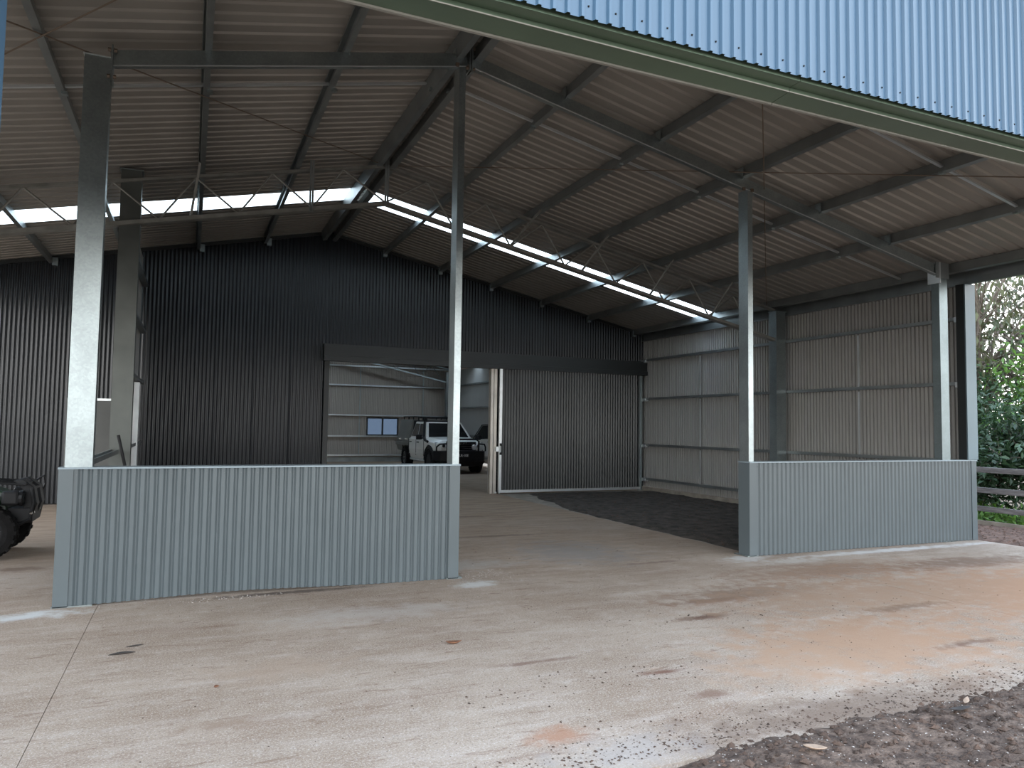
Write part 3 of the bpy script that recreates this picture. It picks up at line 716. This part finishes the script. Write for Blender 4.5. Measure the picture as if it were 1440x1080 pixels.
# ------------------------------------------------------------------ parked utility truck
def wheel(parent, c, r, w, side, name='wheel', rimm=greyc, lugs=26):
    o = empty(name); o.parent = parent; o.location = c
    def bld(mb, nm, m, smooth=False):
        me = bpy.data.meshes.new(nm); me.from_pydata(mb.v, [], mb.f); me.materials.append(m); me.update()
        if smooth: me.polygons.foreach_set('use_smooth', [True]*len(me.polygons))
        q = bpy.data.objects.new(nm, me); COL.objects.link(q); q.parent = o; return q
    ri = r*.56
    t = MB().lathe([(ri, -w*.42), (r*.72, -w*.52), (r*.93, -w*.48), (r*.975, -w*.38), (r*.985, 0), (r*.975, w*.38), (r*.93, w*.48), (r*.72, w*.52), (ri, w*.42), (ri*.9, 0), (ri, -w*.42)], (0,0,0), AX, 32)
    ax = Vector(AX)
    for k in range(lugs):
        for sgn in (-1, 1):
            a = 2*PI*(k+.5*(sgn > 0))/lugs; x = ax.cross(Vector((0,0,1))).normalized(); y = ax.cross(x)
            d = x*math.cos(a)+y*math.sin(a); tng = ax.cross(d)
            t.bar(d*r*.965+ax*sgn*w*.08, d*r*.955+ax*sgn*w*.5, r*.13, r*.09, d)
    bld(t, 'tyre', rubber)
    rm = MB().lathe([(0, .06*w), (ri*.2, .10*w), (ri*.22, .02*w), (ri*.95, -.05*w), (ri, .40*w), (ri*.93, .42*w), (ri*.88, .0), (0, -.1*w)], (0,0,0), (ax*side), 24)
    for k in range(6):
        a = 2*PI*k/6; x = ax.cross(Vector((0,0,1))).normalized(); y = ax.cross(x); d = x*math.cos(a)+y*math.sin(a)
        rm.bar(ax*side*.16*w+d*ri*.15, ax*side*.30*w+d*ri*.93, ri*.22, w*.12, ax)
    bld(rm, 'rim', rimm)
    return o
AX = (1,0,0)
UX, UY = 8.46, 23.42                                    # centre line and front of the truck
ut = thing('utility_truck', 'white dual-cab utility truck with grey canopy and black bull bar parked in the inner room', 'truck', (UX, UY+2.4, 0))
def U(x, y, z): return (UX+x, UY+y, z)
def pt(mb, name, m, parent=None, smooth=False, bevel=0.): return mb.build(name, m, parent or ut, smooth, bevel)
def loft(secs):                                         # closed cross sections -> skin
    o = MB(); n = len(secs[0])
    for s_ in secs: o.v += [tuple(p) for p in s_]
    for i in range(len(secs)-1): o.f += [(i*n+j, (i+1)*n+j, (i+1)*n+(j+1) % n, i*n+(j+1) % n) for j in range(n)]
    o.f += [tuple(range(n)), tuple(range((len(secs)-1)*n, len(secs)*n))[::-1]]
    return o
def sec(y, zb, zs, zt, wb_, ws_, wt):                   # body cross section
    return [U(-wb_, y, zb), U(-ws_, y, (zb+zs)/2), U(-ws_, y, zs), U(-wt, y, zt), U(0, y, zt+.02), U(wt, y, zt), U(ws_, y, zs), U(ws_, y, (zb+zs)/2), U(wb_, y, zb)]
pt(loft([sec(.16, .62, .98, 1.05, .62, .70, .55), sec(.26, .58, 1.02, 1.11, .74, .82, .62), sec(.5, .55, 1.04, 1.15, .78, .88, .66), sec(.9, .55, 1.07, 1.18, .80, .91, .70), sec(1.45, .45, 1.10, 1.21, .82, .92, .74),
         sec(2.3, .42, 1.12, 1.20, .84, .93, .80), sec(3.35, .42, 1.13, 1.20, .84, .93, .80)]), 'body', whitep, smooth=False, bevel=.02)
def cabsec(y, z, w): return [U(-w, y, z), U(w, y, z)]
cb = MB(); 
bot = [U(-.86,1.40,1.16), U(.86,1.40,1.16), U(.86,3.36,1.16), U(-.86,3.36,1.16)]
top = [U(-.66,2.02,1.74), U(.66,2.02,1.74), U(.68,3.26,1.76), U(-.68,3.26,1.76)]
cab = pt(MB().hexa(bot, top), 'cab', whitep, bevel=.03)
def lerp(a, b, t): return Vector(a)*(1-t)+Vector(b)*t
def panel(a, b, c, d, u0, u1, v0, v1, off, name, m, parent, th=.012):   # thin pane set on the face a-b (bottom) d-c (top)
    def q(u, v): return lerp(lerp(a, b, u), lerp(d, c, u), v)
    nn = (Vector(b)-Vector(a)).cross(Vector(d)-Vector(a)).normalized()
    P4 = [q(u0,v0), q(u1,v0), q(u1,v1), q(u0,v1)]
    return pt(MB().hexa([p+nn*(off-th) for p in P4], [p+nn*off for p in P4]), name, m, parent)
panel(bot[0], bot[1], top[1], top[0], .06, .94, .08, .92, .012, 'windscreen', glassd, cab)
panel(bot[3], bot[0], top[0], top[3], .06, .44, .10, .88, .012, 'side_window', glassd, cab)
panel(bot[3], bot[0], top[0], top[3], .50, .90, .10, .88, .012, 'side_window', glassd, cab)
panel(bot[1], bot[2], top[2], top[1], .50, .92, .10, .88, .012, 'side_window', glassd, cab)
panel(bot[1], bot[2], top[2], top[1], .06, .46, .04, .92, .010, 'door_opening', blackp, cab)  # black panel painted in for the shaded cab interior
for yy in (1.42, 2.38, 3.3): pt(MB().box(UX-.942, UX-.930, UY+yy-.006, UY+yy+.006, .55, 1.12), 'door_gap', blackp)
for yy in (2.12, 3.05): pt(MB().box(UX-.965, UX-.930, UY+yy-.09, UY+yy+.09, 1.0, 1.035), 'door_handle', blackp)
pt(MB().box(UX-.945, UX-.925, UY+1.5, UY+3.2, .60, .63), 'side_crease', whitep)
# wheel arches
for sx_ in (-1, 1):
    for yy, nm in ((.88, 'wheel_arch'),):
        a = MB().tube([U(sx_*.90, yy+.50*math.cos(t), .42+.50*math.sin(t)) for t in [PI*i/10 for i in range(11)]], .045, 6); pt(a, 'wheel_arch_flare', blackp)
        pt(MB().lathe([(0,-.05),(.47,-.05),(.47,.05),(0,.05)], U(sx_*.87, yy, .44), (1,0,0), 20), 'wheel_well', blackp)
for sx_ in (-1, 1):
    for yy in (.88, 3.98): wheel(ut, (sx_*.80, yy-2.4, .405), .405, .27, sx_)
pt(MB().box(UX-.90, UX-.72, UY+.15+1.35, UY+3.25, .36, .42), 'side_step', galv_b); pt(MB().box(UX+.72, UX+.90, UY+1.5, UY+3.25, .36, .42), 'side_step', blackp)
# front: grille, lamps, bull bar
gr = pt(MB().box(UX-.52, UX+.52, UY+.09, UY+.20, .78, 1.08), 'grille', blackp)
for z_ in (.86, .93, 1.0): pt(MB().box(UX-.48, UX+.48, UY+.075, UY+.09, z_-.008, z_+.008), 'grille_bar', chrome, gr)
for k in range(5): pt(MB().box(UX-.17+k*.075, UX-.13+k*.075, UY+.070, UY+.09, 1.02, 1.06), 'grille_letter', chrome, gr)
for sx_ in (-1, 1):
    hl = pt(MB().hexa([U(sx_*.53,.12,.86), U(sx_*.84,.30,.90), U(sx_*.84,.36,.90), U(sx_*.53,.2,.86)], [U(sx_*.53,.12,1.02), U(sx_*.86,.34,1.06), U(sx_*.86,.4,1.06), U(sx_*.53,.2,1.02)]), 'headlight', lampm)
    pt(MB().lathe([(0,-.01),(.055,-.01),(.06,.03),(0,.03)], U(sx_*.62, .145, .94), (0,1,0), 12), 'lamp_reflector', chrome, hl)
    pt(MB().lathe([(0,-.03),(.085,-.03),(.095,.03),(0,.05)], U(sx_*.40, -.06, .90), (0,1,0), 14), 'driving_light', lampm)
bb = pt(loft([[U(-.93,.30,.46), U(-.93,.30,.76), U(-.93,.42,.78), U(-.93,.42,.46)], [U(-.78,.0,.44), U(-.78,.0,.76), U(-.78,.2,.78), U(-.78,.2,.44)], [U(-.4,-.12,.42), U(-.4,-.12,.78), U(-.4,.15,.80), U(-.4,.15,.42)],
                [U(.4,-.12,.42), U(.4,-.12,.78), U(.4,.15,.80), U(.4,.15,.42)], [U(.78,.0,.44), U(.78,.0,.76), U(.78,.2,.78), U(.78,.2,.44)], [U(.93,.30,.46), U(.93,.30,.76), U(.93,.42,.78), U(.93,.42,.46)]]), 'bull_bar', blackp, bevel=.012)
pt(MB().tube([U(-.56,-.05,.76), U(-.56,-.07,1.10), U(-.46,-.08,1.17), U(.46,-.08,1.17), U(.56,-.07,1.10), U(.56,-.05,.76)], .03, 8), 'bull_bar_hoop', blackp, bb)
for sx_ in (-1, 1):
    pt(MB().tube([U(sx_*.56,-.05,1.02), U(sx_*.80,.02,1.0), U(sx_*.88,.12,.9), U(sx_*.88,.12,.76)], .027, 8), 'bull_bar_hoop', blackp, bb)
pt(MB().hexa([U(-.7,.0,.26), U(.7,.0,.26), U(.7,.6,.26), U(-.7,.6,.26)], [U(-.8,-.08,.44), U(.8,-.08,.44), U(.8,.6,.44), U(-.8,.6,.44)]), 'bash_plate', blackp)
npl = pt(MB().box(UX-.19, UX+.19, UY-.150, UY-.135, .57, .68), 'number_plate', platem)
def text_obj(body, loc, size, rot, m, parent, name):
    cu = bpy.data.curves.new(name, 'FONT'); cu.body = body; cu.size = size; cu.extrude = .002; cu.align_x = 'CENTER'; cu.align_y = 'CENTER'
    t = bpy.data.objects.new(name, cu); COL.objects.link(t)
    dg = bpy.context.evaluated_depsgraph_get(); me = bpy.data.meshes.new_from_object(t.evaluated_get(dg)); bpy.data.objects.remove(t)
    me.materials.clear(); me.materials.append(m); me.transform(Matrix.Translation(loc) @ Matrix.Rotation(rot, 4, 'X'))
    return put(name, me, parent)
text_obj('LR·10E', U(0, -.152, .625), .115, PI/2, platet, npl, 'plate_lettering')
# snorkel, mirror, aerial
pt(MB().tube([U(-.93,.95,1.06), U(-.955,1.25,1.12), U(-.92,1.45,1.20), U(-.74,1.98,1.74), U(-.74,1.98,1.84)], .045, 8), 'snorkel', blackp); pt(MB().box(UX-.82, UX-.68, UY+1.92, UY+2.06, 1.80, 1.92), 'snorkel_head', blackp, bevel=.02)
mr_ = pt(MB().box(UX-1.16, UX-.95, UY+1.54, UY+1.66, 1.12, 1.30), 'wing_mirror', blackp, bevel=.03); pt(MB().bar(U(-.97,1.6,1.18), U(-.86,1.62,1.17), .05, .05), 'mirror_arm', blackp, mr_)
pt(MB().tube([U(-.45,.3,1.1), U(-.45,.28,1.75)], .006, 5), 'aerial', blackp)
# roof rack on the cab
rk = pt(MB().tube([U(-.62,2.1,1.90), U(.62,2.1,1.90), U(.62,3.2,1.90), U(-.62,3.2,1.90)], .022, 6, True), 'roof_rack', blackp)
for yy in (2.3, 2.55, 2.8, 3.05): pt(MB().box(UX-.62, UX+.62, UY+yy-.03, UY+yy+.03, 1.885, 1.905), 'rack_slat', blackp, rk)
for sx_ in (-1, 1):
    for yy in (2.15, 3.15): pt(MB().box(UX+sx_*.62-.02, UX+sx_*.62+.02, UY+yy-.03, UY+yy+.03, 1.73, 1.90), 'rack_foot', blackp, rk)
# canopy
cn = pt(MB().hexa([U(-.90,3.42,.98), U(.90,3.42,.98), U(.90,5.28,.98), U(-.90,5.28,.98)], [U(-.74,3.50,1.84), U(.74,3.50,1.84), U(.74,5.20,1.84), U(-.74,5.20,1.84)]), 'canopy', greyc, bevel=.02)
pt(MB().hexa([U(-.80,3.405,1.0), U(.80,3.405,1.0), U(.80,3.42,1.0), U(-.80,3.42,1.0)], [U(-.70,3.47,1.80), U(.70,3.47,1.80), U(.70,3.49,1.80), U(-.70,3.49,1.80)]), 'canopy_front', blackp, cn)
panel(U(-.90,5.28,.98), U(-.90,3.42,.98), U(-.74,3.50,1.84), U(-.74,5.20,1.84), .06, .94, .08, .90, .012, 'canopy_door', greyc, cn)
for yy in (3.9, 4.8): pt(MB().box(UX-.925, UX-.88, UY+yy-.04, UY+yy+.04, 1.07, 1.12), 'canopy_latch', chrome, cn)
pt(MB().box(UX-.92, UX+.92, UY+3.42, UY+5.30, .86, .98), 'tray', greyc, bevel=.01)
pt(MB().hexa([U(-.86,4.45,.62), U(-.66,4.45,.62), U(-.66,5.15,.66), U(-.86,5.15,.66)], [U(-.9,4.4,.86), U(-.66,4.4,.86), U(-.66,5.25,.86), U(-.9,5.25,.86)]), 'under_tray_box', greyc)
for sx_ in (-1, 1): pt(MB().tube([U(sx_*.80, 3.98+.50*math.cos(t), .42+.46*math.sin(t)) for t in [PI*i/8 for i in range(9)]], .05, 6), 'mudguard', blackp)
pt(MB().box(UX-.35, UX+.35, UY+.5, UY+5.1, .42, .62), 'chassis', blackp)
rk2 = pt(MB().tube([U(-.66,3.6,1.95), U(.66,3.6,1.95), U(.66,5.1,1.95), U(-.66,5.1,1.95)], .018, 6, True), 'canopy_rack', blackp)
for yy in (3.7, 4.35, 5.0):
    for sx_ in (-1, 1): pt(MB().box(UX+sx_*.66-.015, UX+sx_*.66+.015, UY+yy-.02, UY+yy+.02, 1.83, 1.95), 'rack_foot', blackp, rk2)
# open front door on the far side
hx, hy, ang = .93, 1.46, math.radians(62)
ca, sa = math.cos(ang), math.sin(ang)
def D(l, t, z): return U(hx + l*sa - t*ca*0 - t*ca, hy + l*ca*1 - t*sa*-1, z)
def dpanel(pts, t0, t1): return loft([[D(l, t0, z) for l, z in pts], [D(l, t1, z) for l, z in pts]])
dr = pt(dpanel([(0,.52),(.92,.50),(1.0,.75),(1.0,1.16),(0,1.12)], 0, .07), 'open_door', whitep, bevel=.008)
fr = [(.0,1.12),(.52,1.66),(.98,1.69),(1.02,1.16)]
pt(MB().tube([D(l, .035, z) for l, z in fr], .022, 6), 'window_frame', blackp, dr)
pt(dpanel([(.08,1.14),(.55,1.63),(.94,1.66),(.98,1.16)], .03, .036), 'door_window', glassd, dr)
pt(loft([[D(.06,-.04,1.12), D(.06,-.22,1.12), D(.06,-.22,1.30), D(.06,-.04,1.30)], [D(.18,-.04,1.12), D(.18,-.22,1.12), D(.18,-.22,1.30), D(.18,-.04,1.30)]]), 'wing_mirror', blackp, dr, bevel=.02)
pt(dpanel([(.80,1.02),(.95,1.02),(.95,1.055),(.80,1.055)], -.03, 0), 'door_handle', blackp, dr)

# ------------------------------------------------------------------ quad bike at the left edge (nose towards the right)
AX = (0,1,0)
QX, QY = -2.12, 10.75
qb = thing('quad_bike', 'dark green quad bike with black bumper at the left edge of the floor', 'quad bike', (QX-.6, QY, 0))
def Q(x, y, z): return (QX+x, QY+y, z)
def qp(mb, name, m, parent=None, smooth=False, bevel=0.): return mb.build(name, m, parent or qb, smooth, bevel)
for xx, wd in ((0, .20), (-1.25, .25)):
    for sy_ in (-1, 1): wheel(qb, (xx+.6, sy_*.42, .31), .31, wd, sy_, rimm=blackp, lugs=18)
for sy_ in (-1, 1):
    qp(loft([[Q(.10,sy_*.24,.64), Q(.13,sy_*.54,.58), Q(.13,sy_*.54,.62), Q(.10,sy_*.24,.70)], [Q(-.02,sy_*.24,.74), Q(-.02,sy_*.58,.68), Q(-.02,sy_*.58,.71), Q(-.02,sy_*.24,.80)],
              [Q(-.25,sy_*.24,.72), Q(-.30,sy_*.58,.62), Q(-.30,sy_*.58,.65), Q(-.25,sy_*.24,.80)], [Q(-.42,sy_*.24,.45), Q(-.46,sy_*.52,.40), Q(-.48,sy_*.52,.42), Q(-.46,sy_*.24,.47)]]), 'front_fender', greenp, bevel=.01)
    qp(loft([[Q(-.85,sy_*.22,.55), Q(-.85,sy_*.50,.50), Q(-.85,sy_*.50,.53), Q(-.85,sy_*.22,.60)], [Q(-1.15,sy_*.22,.76), Q(-1.15,sy_*.58,.70), Q(-1.15,sy_*.58,.73), Q(-1.15,sy_*.22,.82)],
              [Q(-1.55,sy_*.22,.74), Q(-1.6,sy_*.56,.66), Q(-1.6,sy_*.56,.69), Q(-1.55,sy_*.22,.80)]]), 'rear_fender', greenp, bevel=.01)
qp(loft([[Q(.16,-.20,.50), Q(.16,.20,.50), Q(.12,.18,.76), Q(.12,-.18,.76)], [Q(-.15,-.26,.40), Q(-.15,.26,.40), Q(-.15,.20,.86), Q(-.15,-.20,.86)], [Q(-.5,-.20,.35), Q(-.5,.20,.35), Q(-.5,.16,.84), Q(-.5,-.16,.84)]]), 'front_cowl', greenp, bevel=.02)
qp(MB().hexa([Q(-1.2,-.2,.25), Q(.2,-.2,.25), Q(.2,.2,.25), Q(-1.2,.2,.25)], [Q(-1.3,-.22,.6), Q(.25,-.2,.55), Q(.25,.2,.55), Q(-1.3,.22,.6)]), 'chassis', blackp, bevel=.02)
qp(loft([[Q(-.45,-.12,.78), Q(-.45,.12,.78), Q(-.45,.10,.88), Q(-.45,-.10,.88)], [Q(-.8,-.18,.72), Q(-.8,.18,.72), Q(-.8,.15,.80), Q(-.8,-.15,.80)], [Q(-1.4,-.2,.78), Q(-1.4,.2,.78), Q(-1.4,.17,.90), Q(-1.4,-.17,.90)]]), 'seat', blackp, bevel=.02)
hb = qp(MB().tube([Q(-.45,-.38,1.06), Q(-.38,-.2,1.08), Q(-.30,-.08,1.0), Q(-.30,.08,1.0), Q(-.38,.2,1.08), Q(-.45,.38,1.06)], .015, 8), 'handlebar', blackp)
qp(MB().tube([Q(-.30,0,1.0), Q(-.2,0,.8)], .02, 8), 'steering_stem', blackp, hb)
bu = qp(MB().tube([Q(.28,-.30,.38), Q(.40,-.30,.44), Q(.43,-.30,.62), Q(.40,-.28,.80), Q(.41,.28,.80), Q(.43,.30,.62), Q(.40,.30,.44), Q(.28,.30,.38)], .020, 8), 'front_bumper', blackp)
for yy in (-.17, .17):
    qp(loft([[Q(.26,yy-.09,.40), Q(.26,yy+.09,.40), Q(.40,yy+.09,.42), Q(.40,yy-.09,.42)], [Q(.33,yy-.09,.62), Q(.33,yy+.09,.62), Q(.46,yy+.09,.62), Q(.46,yy-.09,.62)], [Q(.30,yy-.08,.80), Q(.30,yy+.08,.80), Q(.42,yy+.08,.82), Q(.42,yy-.08,.82)], [Q(.20,yy-.07,.90), Q(.20,yy+.07,.90), Q(.30,yy+.07,.92), Q(.30,yy-.07,.92)]]), 'bumper_upright', blackp, bu, bevel=.01)
qp(MB().box(QX+.16, QX+.42, QY-.28, QY+.28, .40, .58), 'bumper_plate', blackp, bu, bevel=.015)
rk = qp(MB().tube([Q(.34,-.36,.86), Q(.34,.36,.86), Q(-.22,.36,.90), Q(-.22,-.36,.90)], .014, 8, True), 'front_rack', blackp)
for yy in (-.2, 0, .2): qp(MB().tube([Q(.34,yy,.86), Q(-.22,yy,.90)], .010, 6), 'rack_bar', blackp, rk)
qp(MB().tube([Q(.34,.36,.86), Q(.42,.38,.92), Q(.44,.40,.82), Q(.40,.40,.70), Q(.34,.36,.66)], .014, 8), 'rack_loop', blackp, rk)
for sy_ in (-1, 1):
    qp(MB().box(QX+.12, QX+.30, QY+sy_*.34-.09, QY+sy_*.34+.09, .62, .79), 'headlight_housing', blackp, None, False, .03)
    hl = qp(MB().lathe([(0,.05),(.06,.04),(.075,0),(.07,-.06),(0,-.06)], Q(.30, sy_*.34, .70), (1,0,0), 14), 'headlight', glassd)
    qp(MB().lathe([(.075,-.02),(.095,.0),(.095,.03),(.075,.04)], Q(.30, sy_*.34, .70), (1,0,0), 14), 'headlight_ring', blackp, hl)
for yy in (-.36, -.2, .2): qp(MB().lathe([(0,.012),(.016,.012),(.016,-.01),(0,-.01)], Q(.42, yy, .52), (1,0,0), 8), 'bumper_bolt', chrome, bu)
rr = qp(MB().tube([Q(-.95,-.36,.90), Q(-.95,.36,.90), Q(-1.65,.36,.90), Q(-1.65,-.36,.90)], .014, 8, True), 'rear_rack', blackp)
for yy in (-.2, 0, .2): qp(MB().tube([Q(-.95,yy,.90), Q(-1.65,yy,.90)], .010, 6), 'rack_bar', blackp, rr)
for xx in (0, -1.25): qp(MB().tube([Q(xx,-.36,.31), Q(xx,.36,.31)], .03, 8), 'axle', blackp)

# ------------------------------------------------------------------ rail fence and planting outside
fn = thing('rail_fence', 'weathered timber rail fence beside the shed corner', 'fence', (13.0, 9, 0))
for z0, z1 in ((.92, 1.02), (.57, .67), (.245, .335)):
    for y0, y1 in ((3.4, 5.8), (5.8, 8.2+2.4), (10.6, 13), (13, 15.4)):
        w = random.uniform(-.008, .008)
        MB().box(12.985, 13.025, y0+.004, y1-.004, z0+w, z1+w).build('rail', timber, fn, bevel=.006)
for yy in (3.4, 5.8, 10.6, 13.0, 15.4): MB().box(13.03, 13.15, yy-.06, yy+.06, -.3, 1.14).build('fence_post', timber, fn, bevel=.008)
MB().box(12.95, 12.985, 3.4, 15.4, -.05, .085).build('kick_board', plinth, fn)

def leaves(pts, size, droop=.4, asp=.42):
    vs = []; fs = []
    for (x, y, z) in pts:
        L = size*random.uniform(.6, 1.3); a = random.random()*2*PI; el = random.uniform(-1.2, .7)-droop
        d = Vector((math.cos(a)*math.cos(el), math.sin(a)*math.cos(el), math.sin(el)))
        sd = d.cross(Vector((0,0,1)));
        if sd.length < .01: sd = Vector((1,0,0))
        sd.normalize(); up = sd.cross(d)
        rl = random.uniform(-1, 1); sd = sd*math.cos(rl)+up*math.sin(rl); up = sd.cross(d)
        p = Vector((x, y, z)); b = len(vs); w = L*asp*.5
        vs += [tuple(p), tuple(p+d*L*.45+sd*w+up*w*.3), tuple(p+d*L-up*L*.08), tuple(p+d*L*.45-sd*w+up*w*.3)]
        fs += [(b, b+1, b+2), (b, b+2, b+3)]
    o = MB(); o.v = vs; o.f = fs; return o
def tree(name, label, base, height, crown, n_leaf, size, m, limbs, group, droop=.4, trunk_r=.1, lean=(0,0), asp=.42, spread=.35):
    """crown: (radius x, radius y, radius z, centre height)"""
    o = thing(name, label, 'tree' if 'tree' in name else 'shrub', base, group)
    bx, by, bz = base; rx, ry, rz, zc = crown
    tips = []
    top = Vector((bx+lean[0], by+lean[1], zc))
    tr = MB().tube([Vector(base)-Vector((0,0,.15)), lerp(base, top, .35)+Vector((.1,.05,0)), lerp(base, top, .7), top], [trunk_r, trunk_r*.8, trunk_r*.6, trunk_r*.3], 8)
    tr.build('trunk', barkm, o, True)
    bm_ = MB()
    for k in range(limbs):
        t = random.uniform(.25, 1); a = random.random()*2*PI
        p0 = lerp(base, top, t)
        e = random.uniform(-1, 1); q = Vector((bx+lean[0]+rx*math.cos(a)*math.sqrt(1-e*e)*random.uniform(.6, 1), by+lean[1]+ry*math.sin(a)*math.sqrt(1-e*e)*random.uniform(.6, 1), zc+rz*e*.9))
        mid = lerp(p0, q, .5)+Vector((random.uniform(-.2,.2), random.uniform(-.2,.2), random.uniform(0,.4)))
        r0 = trunk_r*.35; bm_.tube([p0, mid, q], [r0, r0*.6, r0*.2], 5)
        tips += [lerp(p0, mid, .7), mid, lerp(mid, q, .35), lerp(mid, q, .7), q, q]
        for _ in range(3):
            q2 = lerp(mid, q, random.random())+Vector([random.gauss(0, .45) for _ in range(3)])
            bm_.tube([lerp(mid, q, random.random()*.8), q2], [r0*.35, r0*.12], 4); tips += [q2, q2]
    bm_.build('branches', barkm, o)
    P = []
    for _ in range(n_leaf):
        c = random.choice(tips); P.append((c.x+random.gauss(0, spread), c.y+random.gauss(0, spread), max(bz+.02, c.z+random.gauss(0, spread*.8))))
    leaves(P, size, droop, asp).build('foliage', m, o)['kind'] = 'stuff'
    return o
G = 'trees and shrubs behind the rail fence'
tree('leafy_tree', 'sparse olive-leaved tree against the white sky right of the shed corner', (17.2, 11.6, 0), 7, (3.2, 3.0, 2.6, 4.6), 3600, .17, leafm[0], 46, G, .6, .14, spread=.4)
tree('leafy_tree', 'grey-green leaning tree with thin branches behind the fence', (19.8, 10.2, 0), 7, (2.8, 2.8, 2.4, 4.0), 2600, .17, leafm[3], 34, G, .6, .12, (-1.2, 1.2), spread=.42)
tree('leafy_tree', 'grey-green tree further along the fence hidden behind the shed corner', (18.2, 16.5, 0), 7, (3, 3, 2.6, 4.4), 4200, .18, leafm[3], 30, G, .5, .14, spread=.45)
tree('leafy_tree', 'olive-leaved tree near the front end of the fence', (18.6, 5.0, 0), 7, (2.8, 2.8, 2.6, 4.4), 4200, .17, leafm[0], 30, G, .5, .14, spread=.45)
for i, (x, y, r, zc, n_, m_, lb) in enumerate(((14.6, 9.7, .95, 1.15, 4600, 1, 'dense dark green shrub just behind the fence rails'), (15.6, 10.9, 1.2, 1.7, 4600, 1, 'taller dark green shrub behind the first one'),
        (15.4, 8.6, 1.0, 1.2, 4200, 1, 'dark shrub at the right edge of the picture behind the rails'), (14.7, 11.9, 1.0, 1.3, 2500, 3, 'grey-green shrub hidden behind the shed corner'), (14.9, 6.6, 1.1, 1.2, 2500, 1, 'dark shrub near the front end of the fence'),
        (16.8, 9.4, 1.3, 2.2, 5200, 2, 'fresh green shrub showing above the dark ones'))):
    tree('garden_shrub', lb, (x, y, 0), 2, (r, r, zc*.72, zc), n_, .15, leafm[m_], 26, G, .1, .04, asp=.45, spread=.24)
P = []
for _ in range(2600):
    P.append((random.uniform(13.15, 14.4), random.uniform(5.5, 12.5), random.random()**2*.26))
w_ = leaves(P, .13, -.7, .5).build('green_weeds', leafm[2]); w_['kind'] = 'stuff'; w_['label'] = 'bright green low weeds growing along the foot of the fence'; w_['category'] = 'weeds'
